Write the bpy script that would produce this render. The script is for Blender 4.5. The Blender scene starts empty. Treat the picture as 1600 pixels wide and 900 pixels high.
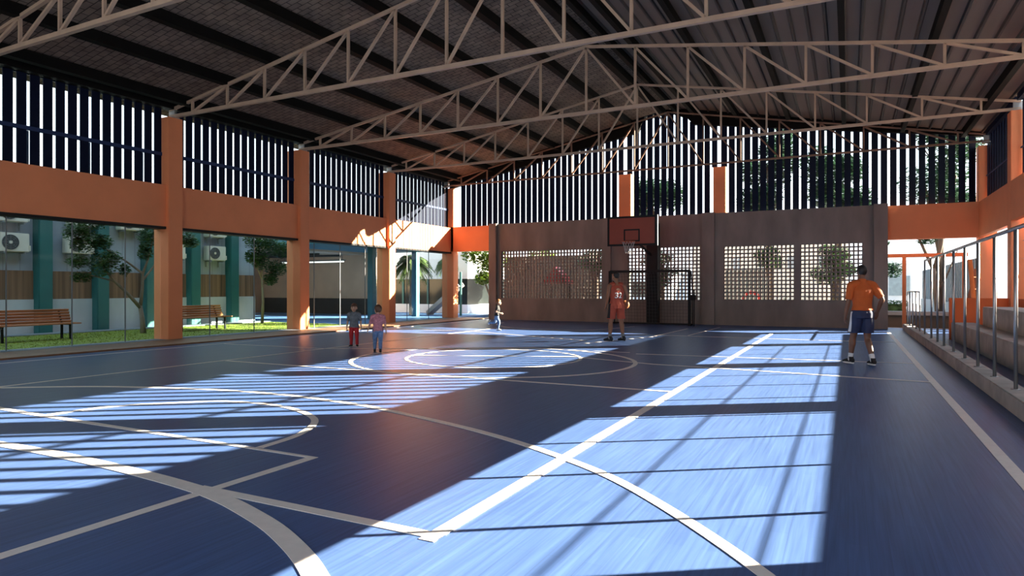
import bpy, bmesh, math, random
from mathutils import Vector, Matrix, noise
from mathutils.bvhtree import BVHTree
random.seed(7)
SC = bpy.context.scene
COL = SC.collection
R = math.radians
PI = math.pi

# ------------------------------------------------------------------ camera, sky, sun, exposure
YAW = 27.1
cd = bpy.data.cameras.new('camera'); cam = bpy.data.objects.new('camera', cd); COL.objects.link(cam)
cd.sensor_width = 36.0; cd.lens = 1026.0 / 1600 * 36; cd.clip_end = 500; cd.clip_start = 0.05
cam.location = (0, 0, 1.4); cam.rotation_euler = (R(90), 0, R(YAW))
SC.camera = cam
SUN_DIR = Vector((1.0, 0.70, 0.49)).normalized()          # towards the sun
sd = bpy.data.lights.new('sun', 'SUN'); sd.energy = 54.0; sd.angle = R(0.28); sd.color = (1.0, 0.90, 0.70)
sun = bpy.data.objects.new('sun', sd); COL.objects.link(sun); sun.location = (30, 21, 20)
sun.rotation_euler = SUN_DIR.to_track_quat('Z', 'Y').to_euler()
w = bpy.data.worlds.new('sky'); SC.world = w; w.use_nodes = True
nt = w.node_tree; nt.nodes.clear()
bg = nt.nodes.new('ShaderNodeBackground'); wo = nt.nodes.new('ShaderNodeOutputWorld')
tc = nt.nodes.new('ShaderNodeTexCoord'); sx = nt.nodes.new('ShaderNodeSeparateXYZ'); cr = nt.nodes.new('ShaderNodeValToRGB')
nt.links.new(tc.outputs['Generated'], sx.inputs[0]); nt.links.new(sx.outputs['Z'], cr.inputs[0])
cr.color_ramp.elements[0].position = 0.0; cr.color_ramp.elements[0].color = (0.95, 0.97, 1.0, 1)
cr.color_ramp.elements[1].position = 0.6; cr.color_ramp.elements[1].color = (0.55, 0.77, 1.0, 1)
e = cr.color_ramp.elements.new(0.18); e.color = (0.80, 0.92, 1.0, 1)
nt.links.new(cr.outputs[0], bg.inputs['Color']); bg.inputs['Strength'].default_value = 2.2
nt.links.new(bg.outputs[0], wo.inputs[0])
SC.view_settings.view_transform = 'Standard'; SC.view_settings.look = 'None'
SC.view_settings.gamma = 1.0; SC.view_settings.use_curve_mapping = False
SC.view_settings.exposure = 0.0
SC.cycles.max_bounces = 8; SC.cycles.diffuse_bounces = 5; SC.cycles.transparent_max_bounces = 16
SC.cycles.caustics_reflective = False; SC.cycles.caustics_refractive = False

# ------------------------------------------------------------------ materials
def srgb(r, g, b):
    f = lambda c: (c / 255 / 12.92) if c / 255 <= 0.04045 else ((c / 255 + 0.055) / 1.055) ** 2.4
    return (f(r), f(g), f(b))
def M(name, col, rough=0.6, var=0.12, scale=4.0, stretch=(1, 1, 1), metal=0.0, bump=0.0, spec=0.5, detail=4.0, trans=0.0):
    m = bpy.data.materials.new(name); m.use_nodes = True; n = m.node_tree; b = n.nodes['Principled BSDF']
    b.inputs['Roughness'].default_value = rough; b.inputs['Metallic'].default_value = metal
    b.inputs['Specular IOR Level'].default_value = spec
    t = n.nodes.new('ShaderNodeTexCoord'); mp = n.nodes.new('ShaderNodeMapping'); mp.inputs['Scale'].default_value = stretch
    nz = n.nodes.new('ShaderNodeTexNoise'); nz.inputs['Scale'].default_value = scale; nz.inputs['Detail'].default_value = detail
    rp = n.nodes.new('ShaderNodeValToRGB')
    rp.color_ramp.elements[0].position = 0.3; rp.color_ramp.elements[1].position = 0.7
    rp.color_ramp.elements[0].color = (*[c * (1 - var) for c in col], 1)
    rp.color_ramp.elements[1].color = (*[min(1, c * (1 + var)) for c in col], 1)
    n.links.new(t.outputs['Object'], mp.inputs[0]); n.links.new(mp.outputs[0], nz.inputs['Vector'])
    n.links.new(nz.outputs['Fac'], rp.inputs[0]); n.links.new(rp.outputs[0], b.inputs['Base Color'])
    if bump:
        bp = n.nodes.new('ShaderNodeBump'); bp.inputs['Strength'].default_value = bump; bp.inputs['Distance'].default_value = 0.01
        n.links.new(nz.outputs['Fac'], bp.inputs['Height']); n.links.new(bp.outputs[0], b.inputs['Normal'])
    if trans:
        tr = n.nodes.new('ShaderNodeBsdfTranslucent'); mx = n.nodes.new('ShaderNodeMixShader'); mx.inputs[0].default_value = trans
        n.links.new(rp.outputs[0], tr.inputs[0]); n.links.new(b.outputs[0], mx.inputs[1]); n.links.new(tr.outputs[0], mx.inputs[2])
        n.links.new(mx.outputs[0], n.nodes['Material Output'].inputs[0])
    return m
def glass_mat(name, tint=(0.93, 0.98, 0.97), refl=0.10):
    m = bpy.data.materials.new(name); m.use_nodes = True; n = m.node_tree; n.nodes.clear()
    o = n.nodes.new('ShaderNodeOutputMaterial'); tr = n.nodes.new('ShaderNodeBsdfTransparent'); tr.inputs[0].default_value = (*tint, 1)
    gl = n.nodes.new('ShaderNodeBsdfGlossy'); gl.inputs['Roughness'].default_value = 0.02
    lw = n.nodes.new('ShaderNodeLayerWeight'); lw.inputs['Blend'].default_value = refl
    mx = n.nodes.new('ShaderNodeMixShader')
    n.links.new(lw.outputs['Fresnel'], mx.inputs[0]); n.links.new(tr.outputs[0], mx.inputs[1]); n.links.new(gl.outputs[0], mx.inputs[2])
    n.links.new(mx.outputs[0], o.inputs[0]); return m
def emit_mat(name, col, s):
    m = bpy.data.materials.new(name); m.use_nodes = True; b = m.node_tree.nodes['Principled BSDF']
    b.inputs['Emission Color'].default_value = (*col, 1); b.inputs['Emission Strength'].default_value = s
    b.inputs['Base Color'].default_value = (*col, 1); return m
def plank_mat(name, c1, c2, rot=(0, 0, 0), bw=0.6, rh=0.12, mortar=0.004, mcol=None, rough=0.6, spec=0.4, noise_s=(30, 2, 2), nvar=0.25, bump=0.0, offset=0.5):
    """bricks / planks / tiles in object space"""
    m = bpy.data.materials.new(name); m.use_nodes = True; n = m.node_tree; b = n.nodes['Principled BSDF']
    t = n.nodes.new('ShaderNodeTexCoord'); mp = n.nodes.new('ShaderNodeMapping'); mp.inputs['Rotation'].default_value = rot
    br = n.nodes.new('ShaderNodeTexBrick'); br.inputs['Scale'].default_value = 1.0; br.offset = offset
    br.inputs['Color1'].default_value = (*c1, 1); br.inputs['Color2'].default_value = (*c2, 1)
    br.inputs['Mortar'].default_value = (*(mcol or [c * 0.4 for c in c1]), 1)
    br.inputs['Mortar Size'].default_value = mortar; br.inputs['Brick Width'].default_value = bw; br.inputs['Row Height'].default_value = rh
    br.inputs['Mortar Smooth'].default_value = 0.2; br.inputs['Bias'].default_value = 0.0
    n.links.new(t.outputs['Object'], mp.inputs[0]); n.links.new(mp.outputs[0], br.inputs['Vector'])
    mp2 = n.nodes.new('ShaderNodeMapping'); mp2.inputs['Scale'].default_value = noise_s
    nz = n.nodes.new('ShaderNodeTexNoise'); nz.inputs['Scale'].default_value = 1.0; nz.inputs['Detail'].default_value = 5
    n.links.new(mp.outputs[0], mp2.inputs[0]); n.links.new(mp2.outputs[0], nz.inputs['Vector'])
    rp = n.nodes.new('ShaderNodeValToRGB'); rp.color_ramp.elements[0].position = 0.3; rp.color_ramp.elements[1].position = 0.7
    rp.color_ramp.elements[0].color = (1 - nvar,) * 3 + (1,); rp.color_ramp.elements[1].color = (1 + nvar,) * 3 + (1,)
    mul = n.nodes.new('ShaderNodeMixRGB'); mul.blend_type = 'MULTIPLY'; mul.inputs[0].default_value = 1.0
    n.links.new(nz.outputs['Fac'], rp.inputs[0]); n.links.new(br.outputs['Color'], mul.inputs[1]); n.links.new(rp.outputs[0], mul.inputs[2])
    n.links.new(mul.outputs[0], b.inputs['Base Color'])
    b.inputs['Roughness'].default_value = rough; b.inputs['Specular IOR Level'].default_value = spec
    if bump:
        bp = n.nodes.new('ShaderNodeBump'); bp.inputs['Strength'].default_value = bump; bp.inputs['Distance'].default_value = 0.01; bp.invert = True
        n.links.new(br.outputs['Fac'], bp.inputs['Height']); n.links.new(bp.outputs[0], b.inputs['Normal'])
    return m

ORANGE = M('orange_paint', (0.78, 0.265, 0.115), 0.6, 0.06, 1.2, spec=0.3)
ORANGE_D = M('orange_panel_paint', (0.66, 0.135, 0.035), 0.6, 0.06, 1.2, spec=0.3)
CONC = M('concrete', (0.215, 0.185, 0.165), 0.85, 0.22, 1.6, (1, 1, 0.35), bump=0.15, spec=0.2, detail=8)
GATE = M('sun_offset_orange_paint', (0.26, 0.10, 0.05), 0.7, 0.06, 1.2, spec=0.2)  # same orange paint, its colour darkened to offset the strong sun on the frame
DPLANK = M('brown_plank', (0.11, 0.065, 0.035), 0.8, 0.2, 3)
CONC_L = M('light_concrete', (0.42, 0.38, 0.34), 0.85, 0.2, 3.0, bump=0.15, spec=0.2, detail=8)
NAVY = M('navy_slats', (0.003, 0.0062, 0.022), 0.6, 0.1, 3, spec=0.1)
NAVY_B = M('blue_rail', (0.012, 0.03, 0.10), 0.5, 0.1, 3, spec=0.3)
POSTB = M('blue_grey_post', (0.10, 0.17, 0.24), 0.5, 0.1, 3)
TAN = M('tan_truss_paint', (0.42, 0.305, 0.225), 0.55, 0.12, 2.5)
RUST = M('rusty_truss_paint', (0.20, 0.11, 0.07), 0.6, 0.25, 3)
PURLIN = M('dark_purlin', (0.006, 0.0055, 0.005), 0.7, 0.1, 3, spec=0.08)
ROOF_R = M('brown_roof_sheet', (0.14, 0.112, 0.094), 0.6, 0.15, 0.8, (3, 0.3, 1), spec=0.3)
ROOF_RIB = M('dark_roof_rib', (0.03, 0.025, 0.024), 0.6, 0.1, 1)
ROOF_L = plank_mat('roof_tiles', (0.205, 0.16, 0.125), (0.16, 0.125, 0.10), bw=0.30, rh=0.16, mortar=0.010, mcol=(0.03, 0.025, 0.02), rough=0.8, spec=0.2, noise_s=(3, 3, 3), nvar=0.25)
FLOOR = plank_mat('blue_court_floor', (0.056, 0.104, 0.252), (0.062, 0.114, 0.270), rot=(0, 0, R(90)), bw=0.9, rh=0.10, mortar=0.0015, mcol=(0.05, 0.088, 0.20), rough=0.36, spec=0.13, noise_s=(1.2, 38, 1), nvar=0.2)
FLOOR_OUT = M('blue_play_floor', (0.09, 0.20, 0.42), 0.5, 0.3, 0.5)
LINE = M('white_court_paint', (0.80, 0.72, 0.67), 0.5, 0.05, 12)
WOODDECK = plank_mat('deck_boards', (0.30, 0.14, 0.06), (0.22, 0.10, 0.045), rot=(0, 0, R(90)), bw=3.0, rh=0.12, mortar=0.006, mcol=(0.05, 0.025, 0.015), rough=0.55, noise_s=(2, 30, 2), nvar=0.3)
BENCHW = M('bench_timber', (0.40, 0.16, 0.075), 0.5, 0.3, 2, (12, 0.6, 12))
BLACK = M('black_metal', (0.009, 0.009, 0.010), 0.6, 0.1, 4, spec=0.2)
STEEL = M('brushed_steel', (0.36, 0.36, 0.36), 0.38, 0.12, 6, (1, 1, 0.2), metal=0.85)
ALU = M('pale_metal', (0.16, 0.165, 0.17), 0.6, 0.05, 5, metal=0.0)
GRASSM = M('grass', (0.17, 0.21, 0.014), 0.8, 0.35, 5)
GROUND = M('pale_paving', (0.50, 0.47, 0.44), 0.85, 0.12, 1.2)
KERBG = M('grey_kerb', (0.20, 0.22, 0.24), 0.8, 0.15, 2)
GLASS = glass_mat('clear_glass')
BWALL = plank_mat('blue_grey_cladding', (0.34, 0.38, 0.44), (0.30, 0.345, 0.41), rot=(0, R(90), 0), bw=8.0, rh=0.45, mortar=0.006, rough=0.6, noise_s=(1.5, 0.4, 1), nvar=0.15, offset=0.0)
BASEW = M('pale_plinth', (0.48, 0.50, 0.52), 0.75, 0.15, 1.5, (1, 1, 0.4))
TIMBER = M('brown_timber_boards', (0.19, 0.105, 0.06), 0.7, 0.55, 1.0, (1, 9, 0.15))
TEAL = M('teal_steel', (0.016, 0.115, 0.112), 0.5, 0.1, 2)
TEALB = M('teal_blue_steel', (0.03, 0.145, 0.20), 0.5, 0.1, 2)
ACW = M('ac_white', (0.62, 0.60, 0.52), 0.5, 0.04, 3)
ACD = M('ac_dark_grille', (0.045, 0.045, 0.045), 0.6, 0.1, 5)
ROOMW = M('brown_room_wall', (0.64, 0.44, 0.30), 0.8, 0.08, 1.5)
DARKW = M('dark_room_base', (0.05, 0.043, 0.038), 0.7, 0.1, 2)
WHITEW = M('white_render', (0.72, 0.73, 0.75), 0.8, 0.06, 1.5)
WINB = M('dark_window_band', (0.015, 0.02, 0.02), 0.15, 0.2, 1)
BARK = M('grey_bark', (0.20, 0.165, 0.13), 0.9, 0.35, 6, (1, 1, 0.3), bump=0.4)
BARK_D = M('dark_bark', (0.10, 0.075, 0.055), 0.9, 0.35, 6, (1, 1, 0.3), bump=0.4)
LEAF = M('dark_green_leaves', (0.045, 0.105, 0.028), 0.55, 0.6, 3, trans=0.3)
LEAF_D = M('deep_green_leaves', (0.03, 0.075, 0.04), 0.55, 0.6, 3, trans=0.3)
LEAF_B = M('bright_green_leaves', (0.14, 0.22, 0.03), 0.55, 0.5, 3, trans=0.4)
PALMG = M('palm_green', (0.10, 0.155, 0.04), 0.55, 0.5, 3, trans=0.35)
FENCE = M('slate_blue_fence', (0.10, 0.135, 0.165), 0.6, 0.15, 1.0, (4, 4, 0.3))
BOARD_R = M('red_backboard', (0.25, 0.03, 0.010), 0.5, 0.06, 3)
RIM = M('orange_rim', (0.55, 0.10, 0.03), 0.4, 0.05, 3)
NETW = M('white_net_cord', (0.55, 0.53, 0.5), 0.8, 0.1, 5)
NETD = M('dark_net_cord', (0.05, 0.05, 0.05), 0.8, 0.1, 5)
RED = M('red_plastic', (0.45, 0.03, 0.03), 0.4, 0.1, 3)
WARMW = M('warm_facade', (0.62, 0.52, 0.42), 0.8, 0.08, 1)
# people
SK_M = M('brown_skin', (0.17, 0.075, 0.042), 0.5, 0.08, 6)
SK_P = M('warm_brown_skin', (0.26, 0.115, 0.06), 0.5, 0.08, 6)
SK_K = M('light_skin', (0.50, 0.28, 0.18), 0.5, 0.06, 6)
HAIR_K = M('black_hair', (0.012, 0.010, 0.009), 0.6, 0.3, 40)
HAIR_B = M('brown_hair', (0.085, 0.035, 0.015), 0.6, 0.3, 40)
HAIR_A = M('auburn_hair', (0.22, 0.075, 0.02), 0.6, 0.3, 40)
TEE_O = M('orange_jersey_cloth', (0.50, 0.095, 0.012), 0.8, 0.08, 8)
JER_R = M('red_jersey_cloth', (0.42, 0.075, 0.04), 0.75, 0.08, 8)
NAVYC = M('navy_cloth', (0.012, 0.02, 0.065), 0.7, 0.2, 8)
WHITEC = M('white_cloth', (0.72, 0.72, 0.72), 0.75, 0.04, 8)
BLACKC = M('black_cloth', (0.012, 0.012, 0.013), 0.75, 0.2, 8)
GREYC = M('grey_cloth', (0.13, 0.14, 0.155), 0.85, 0.2, 20)
REDC = M('red_trousers_cloth', (0.42, 0.015, 0.02), 0.8, 0.1, 8)
PINKC = M('mauve_check_cloth', (0.42, 0.16, 0.19), 0.85, 0.3, 30)
DENIM = M('blue_denim', (0.12, 0.19, 0.33), 0.85, 0.3, 14)
SOCKG = M('grey_sock', (0.25, 0.22, 0.2), 0.9, 0.1, 10)
BALLM = M('basketball_rubber', (0.45, 0.16, 0.06), 0.7, 0.08, 20)
EYE = M('eye_dark', (0.02, 0.012, 0.01), 0.3, 0.05, 5)
LIP = M('lip', (0.33, 0.13, 0.10), 0.5, 0.05, 5)

# ------------------------------------------------------------------ mesh helpers
V = Vector
class MB:
    def __init__(s): s.v = []; s.f = []
    def add(s, vs, fs):
        o = len(s.v); s.v += [V(p) for p in vs]; s.f += [tuple(i + o for i in f) for f in fs]; return s
    def box(s, x0, x1, y0, y1, z0, z1):
        return s.add([(x0, y0, z0), (x1, y0, z0), (x1, y1, z0), (x0, y1, z0), (x0, y0, z1), (x1, y0, z1), (x1, y1, z1), (x0, y1, z1)],
                     [(0, 3, 2, 1), (4, 5, 6, 7), (0, 1, 5, 4), (1, 2, 6, 5), (2, 3, 7, 6), (3, 0, 4, 7)])
    def bbox(s, x0, x1, y0, y1, z0, z1, b=0.01):
        bm = bmesh.new(); bmesh.ops.create_cube(bm, size=1)
        for q in bm.verts: q.co = V(((x0 + x1) / 2 + q.co.x * (x1 - x0), (y0 + y1) / 2 + q.co.y * (y1 - y0), (z0 + z1) / 2 + q.co.z * (z1 - z0)))
        bmesh.ops.bevel(bm, geom=bm.edges[:], offset=b, segments=2, affect='EDGES')
        bm.verts.index_update(); s.add([q.co.copy() for q in bm.verts], [[q.index for q in f.verts] for f in bm.faces]); bm.free(); return s
    def bar(s, p, q, w, h=None, up=(0, 0, 1)):
        p, q = V(p), V(q); h = h or w; d = (q - p).normalized(); u = V(up)
        if abs(d.dot(u)) > 0.98: u = V((1, 0, 0))
        a = d.cross(u).normalized(); c = a.cross(d).normalized(); a = a * w / 2; c = c * h / 2
        return s.add([p - a - c, p + a - c, p + a + c, p - a + c, q - a - c, q + a - c, q + a + c, q - a + c],
                     [(3, 2, 1, 0), (4, 5, 6, 7), (0, 1, 5, 4), (1, 2, 6, 5), (2, 3, 7, 6), (3, 0, 4, 7)])
    def tube(s, pts, rad, n=8, cap=True, closed=False):
        pts = [V(p) for p in pts]; m = len(pts)
        rad = rad if isinstance(rad, (list, tuple)) else [rad] * m
        vs = []; prev = None
        for i, p in enumerate(pts):
            if closed: d = pts[(i + 1) % m] - pts[i - 1]
            else: d = pts[min(i + 1, m - 1)] - pts[max(i - 1, 0)]
            d.normalize()
            if prev is None: a = d.orthogonal().normalized()
            else: a = (prev - d * prev.dot(d)).normalized()
            prev = a; b = d.cross(a)
            vs += [p + (a * math.cos(2 * PI * k / n) + b * math.sin(2 * PI * k / n)) * rad[i] for k in range(n)]
        fs = []
        for i in range(m if closed else m - 1):
            j = (i + 1) % m
            fs += [(i * n + k, i * n + (k + 1) % n, j * n + (k + 1) % n, j * n + k) for k in range(n)]
        if cap and not closed: fs += [tuple(range(n - 1, -1, -1)), tuple((m - 1) * n + k for k in range(n))]
        return s.add(vs, fs)
    def rings(s, rs, n=20, p=2.0):
        """closed loft through (centre, vector a, vector b) ellipses; p>2 squares the section"""
        vs = []
        for c, a, b in rs:
            c, a, b = V(c), V(a), V(b)
            for k in range(n):
                t = 2 * PI * k / n; ct, st = math.cos(t), math.sin(t)
                e = 2.0 / p
                vs.append(c + a * math.copysign(abs(ct) ** e, ct) + b * math.copysign(abs(st) ** e, st))
        m = len(rs); fs = []
        for i in range(m - 1): fs += [(i * n + k, i * n + (k + 1) % n, (i + 1) * n + (k + 1) % n, (i + 1) * n + k) for k in range(n)]
        fs += [tuple(range(n - 1, -1, -1)), tuple((m - 1) * n + k for k in range(n))]
        return s.add(vs, fs)
    def ell(s, c, r, rot=None, n=16, m=10):
        c = V(c); rot = rot or Matrix.Identity(3); rs = []
        vs = [c + rot @ V((0, 0, -r[2]))]; fs = []
        for i in range(1, m):
            t = -PI / 2 + PI * i / m
            for k in range(n):
                a = 2 * PI * k / n
                vs.append(c + rot @ V((r[0] * math.cos(t) * math.cos(a), r[1] * math.cos(t) * math.sin(a), r[2] * math.sin(t))))
        vs.append(c + rot @ V((0, 0, r[2]))); L = len(vs) - 1
        for k in range(n): fs.append((0, 1 + (k + 1) % n, 1 + k))
        for i in range(m - 2): fs += [(1 + i * n + k, 1 + i * n + (k + 1) % n, 1 + (i + 1) * n + (k + 1) % n, 1 + (i + 1) * n + k) for k in range(n)]
        b = 1 + (m - 2) * n
        for k in range(n): fs.append((b + k, b + (k + 1) % n, L))
        return s.add(vs, fs)
    def limb(s, pts, rads, n=14, sub=5):
        """tapered limb with rounded ends through the joints"""
        P = [V(p) for p in pts]; m = len(P); out = []; rr = []
        for i in range(m - 1):
            p0, p1, p2, p3 = P[max(i - 1, 0)], P[i], P[i + 1], P[min(i + 2, m - 1)]
            for k in range(sub if i < m - 2 else sub + 1):
                t = k / sub
                out.append(0.5 * ((2 * p1) + (p2 - p0) * t + (2 * p0 - 5 * p1 + 4 * p2 - p3) * t * t + (-p0 + 3 * p1 - 3 * p2 + p3) * t ** 3))
                rr.append(rads[i] * (1 - t) + rads[i + 1] * t)
        d0 = (out[0] - out[1]).normalized(); d1 = (out[-1] - out[-2]).normalized(); r0, r1 = rr[0], rr[-1]
        pre = [(out[0] + d0 * r0 * math.sin(a), r0 * math.cos(a)) for a in (R(85), R(60), R(30))]
        post = [(out[-1] + d1 * r1 * math.sin(a), r1 * math.cos(a)) for a in (R(30), R(60), R(85))]
        return s.tube([p for p, _ in pre] + out + [p for p, _ in post], [q for _, q in pre] + rr + [q for _, q in post], n)
    def prism(s, poly, axis, a0, a1):
        """polygon in the two other axes extruded along axis 'x','y' or 'z'"""
        mk = {'x': lambda u, v, a: (a, u, v), 'y': lambda u, v, a: (u, a, v), 'z': lambda u, v, a: (u, v, a)}[axis]
        n = len(poly)
        return s.add([mk(u, v, a0) for u, v in poly] + [mk(u, v, a1) for u, v in poly],
                     [tuple(range(n - 1, -1, -1)), tuple(range(n, 2 * n))] + [(i, (i + 1) % n, n + (i + 1) % n, n + i) for i in range(n)])
    def build(s, name, mat, parent=None, smooth=False, org=None, fix=True):
        me = bpy.data.meshes.new(name)
        if parent is not None:
            root = parent
            while root.parent: root = root.parent
            o = V(root.location)
        elif org is not None: o = V(org)
        else:
            xs = [p.x for p in s.v]; ys = [p.y for p in s.v]; zs = [p.z for p in s.v]
            o = V(((min(xs) + max(xs)) / 2, (min(ys) + max(ys)) / 2, min(zs)))
        me.from_pydata([p - o for p in s.v], [], s.f)
        if fix:
            bm = bmesh.new(); bm.from_mesh(me); bmesh.ops.recalc_face_normals(bm, faces=bm.faces[:]); bm.to_mesh(me); bm.free()
        me.materials.append(mat)
        if smooth: me.polygons.foreach_set('use_smooth', [True] * len(me.polygons))
        ob = bpy.data.objects.new(name, me); COL.objects.link(ob)
        if parent is not None: ob.parent = parent
        else: ob.location = o
        return ob
def tag(o, label, cat=None, group=None, kind=None):
    if label: o['label'] = label
    if cat: o['category'] = cat
    if group: o['group'] = group
    if kind: o['kind'] = kind
    return o
def thing(name, loc, label, cat, group=None, kind=None):
    o = bpy.data.objects.new(name, None); COL.objects.link(o); o.location = loc; o.empty_display_size = 0.1
    return tag(o, label, cat, group, kind)
def dup(o, parent=None):
    c = o.copy(); COL.objects.link(c)
    if parent is not None: c.parent = parent
    for ch in list(o.children): dup(ch, c)
    return c
def S(o, label, cat): return tag(o, label, cat, None, 'structure')

# ------------------------------------------------------------------ floor and markings
XL, XR = -16.2, 3.75            # inner faces of the column rows
YB = 25.7                       # inner face of the back wall
RBAYS = [-2.55, 1.6, 6.2, 11.55, 16.4, 21.2, 25.95]
BAYS = [-2.55, 2.2, 6.95, 11.7, 16.45, 21.2, 25.95]
fl = MB().box(-14.6, XR + 0.6, -6, 26.6, -0.12, 0).build('floor', FLOOR, org=(0, 0, 0))
S(fl, 'blue sports court floor with white court lines inside the open hall', 'floor')
def ribbon(pts, wd):
    P = [V((x, y, 0)) for x, y in pts]; n = len(P); L = []; Rr = []
    for i in range(n):
        d = (P[min(i + 1, n - 1)] - P[max(i - 1, 0)]).normalized(); a = V((-d.y, d.x, 0)) * wd / 2
        if 0 < i < n - 1:
            d1 = (P[i] - P[i - 1]).normalized(); k = max(0.4, d1.dot(d)); a = a / k
        L.append(P[i] + a); Rr.append(P[i] - a)
    m = MB(); z = V((0, 0, 0.0035))
    vs = L + Rr + [p + z for p in L] + [p + z for p in Rr]; fs = []
    for i in range(n - 1):
        fs.append((2 * n + i, 3 * n + i, 3 * n + i + 1, 2 * n + i + 1))
        fs.append((i, 2 * n + i, 2 * n + i + 1, i + 1)); fs.append((n + i, n + i + 1, 3 * n + i + 1, 3 * n + i))
    fs.append((0, n, 3 * n, 2 * n)); fs.append((n - 1, 3 * n - 1, 4 * n - 1 - 0, 2 * n - 1)) if False else None
    return m.add(vs, [f for f in fs if f])
def spline(pts, sub=8):
    P = [V((x, y, 0)) for x, y in pts]; o = []
    for i in range(len(P) - 1):
        p0, p1, p2, p3 = P[max(i - 1, 0)], P[i], P[i + 1], P[min(i + 2, len(P) - 1)]
        for k in range(sub):
            t = k / sub; q = 0.5 * ((2 * p1) + (p2 - p0) * t + (2 * p0 - 5 * p1 + 4 * p2 - p3) * t * t + (-p0 + 3 * p1 - 3 * p2 + p3) * t ** 3); o.append((q.x, q.y))
    o.append((P[-1].x, P[-1].y)); return o
def line(name, pts, wd, z=0.0, label=None):
    o = ribbon(pts, wd).build(name, LINE, fl, fix=False); o.location.z = z
    if label: o['label'] = label
    return o
line('sideline', [(1.13, -5), (1.13, 23.8)], 0.10, 0.001)
line('sideline', [(-2.08, 3.02), (-2.08, 21.6)], 0.10, 0.0012)
line('sideline', [(-10.62, -2), (-10.75, 12), (-10.95, 20.5)], 0.06, 0.001)
line('boundary_line', [(-13.9, -2), (-14.15, 24.5)], 0.05, 0.001)
line('cross_line', [(-2.03, 3.10), (-4.05, 3.10)], 0.085, 0.0014)
line('key_line', [(-3.93, -4.0), (-3.93, 4.07), (-8.1, 4.06), (-8.8, 4.08), (-10.6, 4.3)], 0.085, 0.0016)
line('three_point_arc', spline([(-10.5, 2.4), (-8.6, 2.98), (-6.70, 3.15), (-5.30, 3.16), (-4.0, 3.06), (-3.22, 2.86), (-2.70, 2.64), (-2.27, 2.38), (-1.8, 2.0), (-1.2, 1.2)]), 0.125, 0.0018)
line('three_point_arc', spline([(-10.6, 4.9), (-9.4, 5.65), (-7.8, 6.15), (-6.6, 6.28), (-5.7, 6.22), (-4.77, 6.06), (-3.19, 5.55), (-2.05, 4.98), (-1.27, 4.40), (-0.36, 3.41), (0.3, 2.4)]), 0.085, 0.002)
line('free_throw_arc', spline([(-7.85, 4.11), (-7.75, 4.7), (-7.38, 5.15), (-6.81, 5.6), (-5.95, 5.66), (-5.1, 5.3), (-4.68, 4.7), (-4.58, 4.10)]), 0.075, 0.0022)
def circ(cx, cy, rx, ry, a0=0, a1=360, n=64): return [(cx + rx * math.cos(R(a0 + (a1 - a0) * k / n)), cy + ry * math.sin(R(a0 + (a1 - a0) * k / n))) for k in range(n + 1)]
line('center_circle', circ(-6.2, 11.25, 2.78, 2.55), 0.085, 0.0014)
line('center_circle', circ(-6.35, 11.6, 1.75, 1.72), 0.07, 0.0016)
line('cross_line', [(-10.62, 8.72), (-2.08, 8.85)], 0.07, 0.0022)
line('cross_line', [(-8.0, 11.2), (-4.97, 12.45), (-3.2, 11.9), (-1.4, 11.75), (1.13, 11.5)], 0.07, 0.0024)
line('cross_line', [(-4.0, 13.6), (1.1, 14.2)], 0.05, 0.0026)
line('cross_line', [(-13.9, 11.35), (-10.7, 11.5), (-6.5, 13.75), (-4.2, 13.8)], 0.05, 0.0028)
line('cross_line', [(-6.0, 19.3), (-0.53, 19.35), (1.13, 19.6)], 0.05, 0.0018)
line('cross_line', [(-2.1, 21.65), (1.13, 23.7)], 0.05, 0.0024)
line('cross_line', [(-4.18, 19.52), (-4.05, 24.1)], 0.05, 0.0022)
line('cross_line', [(-5.9, 15.6), (-5.0, 18.6), (-4.9, 22.8)], 0.06, 0.0024)
line('cross_line', [(-14.0, 18.2), (-10.9, 18.3), (-6.2, 16.4)], 0.05, 0.003)
line('goal_area_arc', spline([(-12.4, 23.5), (-11.9, 22.0), (-10.6, 20.6), (-9.0, 20.2), (-7.6, 20.6), (-6.9, 23.2)]), 0.06, 0.003)

# timber edging, kerb, grass, paving
S(MB().box(-16.0, -14.6, -6, 26.4, -0.12, 0.035).build('trim_1', WOODDECK, org=(-15.3, 0, 0)), 'timber boarded edging between blue court and orange columns', 'edging')
S(MB().box(-16.75, -16.0, -6, 26.4, -0.12, 0.02).build('trim_2', KERBG), 'grey concrete kerb along the grass strip', 'kerb')
S(MB().box(-60, 60, -25, 90, -0.5, -0.13).build('ground', GROUND), 'pale paved ground outside the hall', 'ground')
S(MB().box(-21.9, -21.3, -2, 20, -0.13, 0.03).build('trim_3', KERBG), 'grey gutter strip at the foot of the clad building', 'kerb')
gb = MB().box(-21.3, -16.75, -3, 19.6, -0.13, 0.0)
for _ in range(9000):
    x = random.uniform(-21.25, -16.8); y = random.uniform(4, 19.5); h = random.uniform(0.015, 0.035); a = random.uniform(0, PI)
    dx, dy = math.cos(a) * 0.012, math.sin(a) * 0.012; lx, ly = random.uniform(-.03, .03), random.uniform(-.03, .03)
    gb.add([(x - dx, y - dy, -0.005), (x + dx, y + dy, -0.005), (x + lx, y + ly, h)], [(0, 1, 2)])
tag(gb.build('grass', GRASSM, fix=False), 'strip of short bright grass between the hall and the clad building', 'grass', None, 'stuff')
S(MB().box(-32, -16.75, 19.6, 31, -0.13, 0.015).build('floor_play_area', FLOOR_OUT), 'blue painted play floor under the teal canopy', 'floor')

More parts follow.
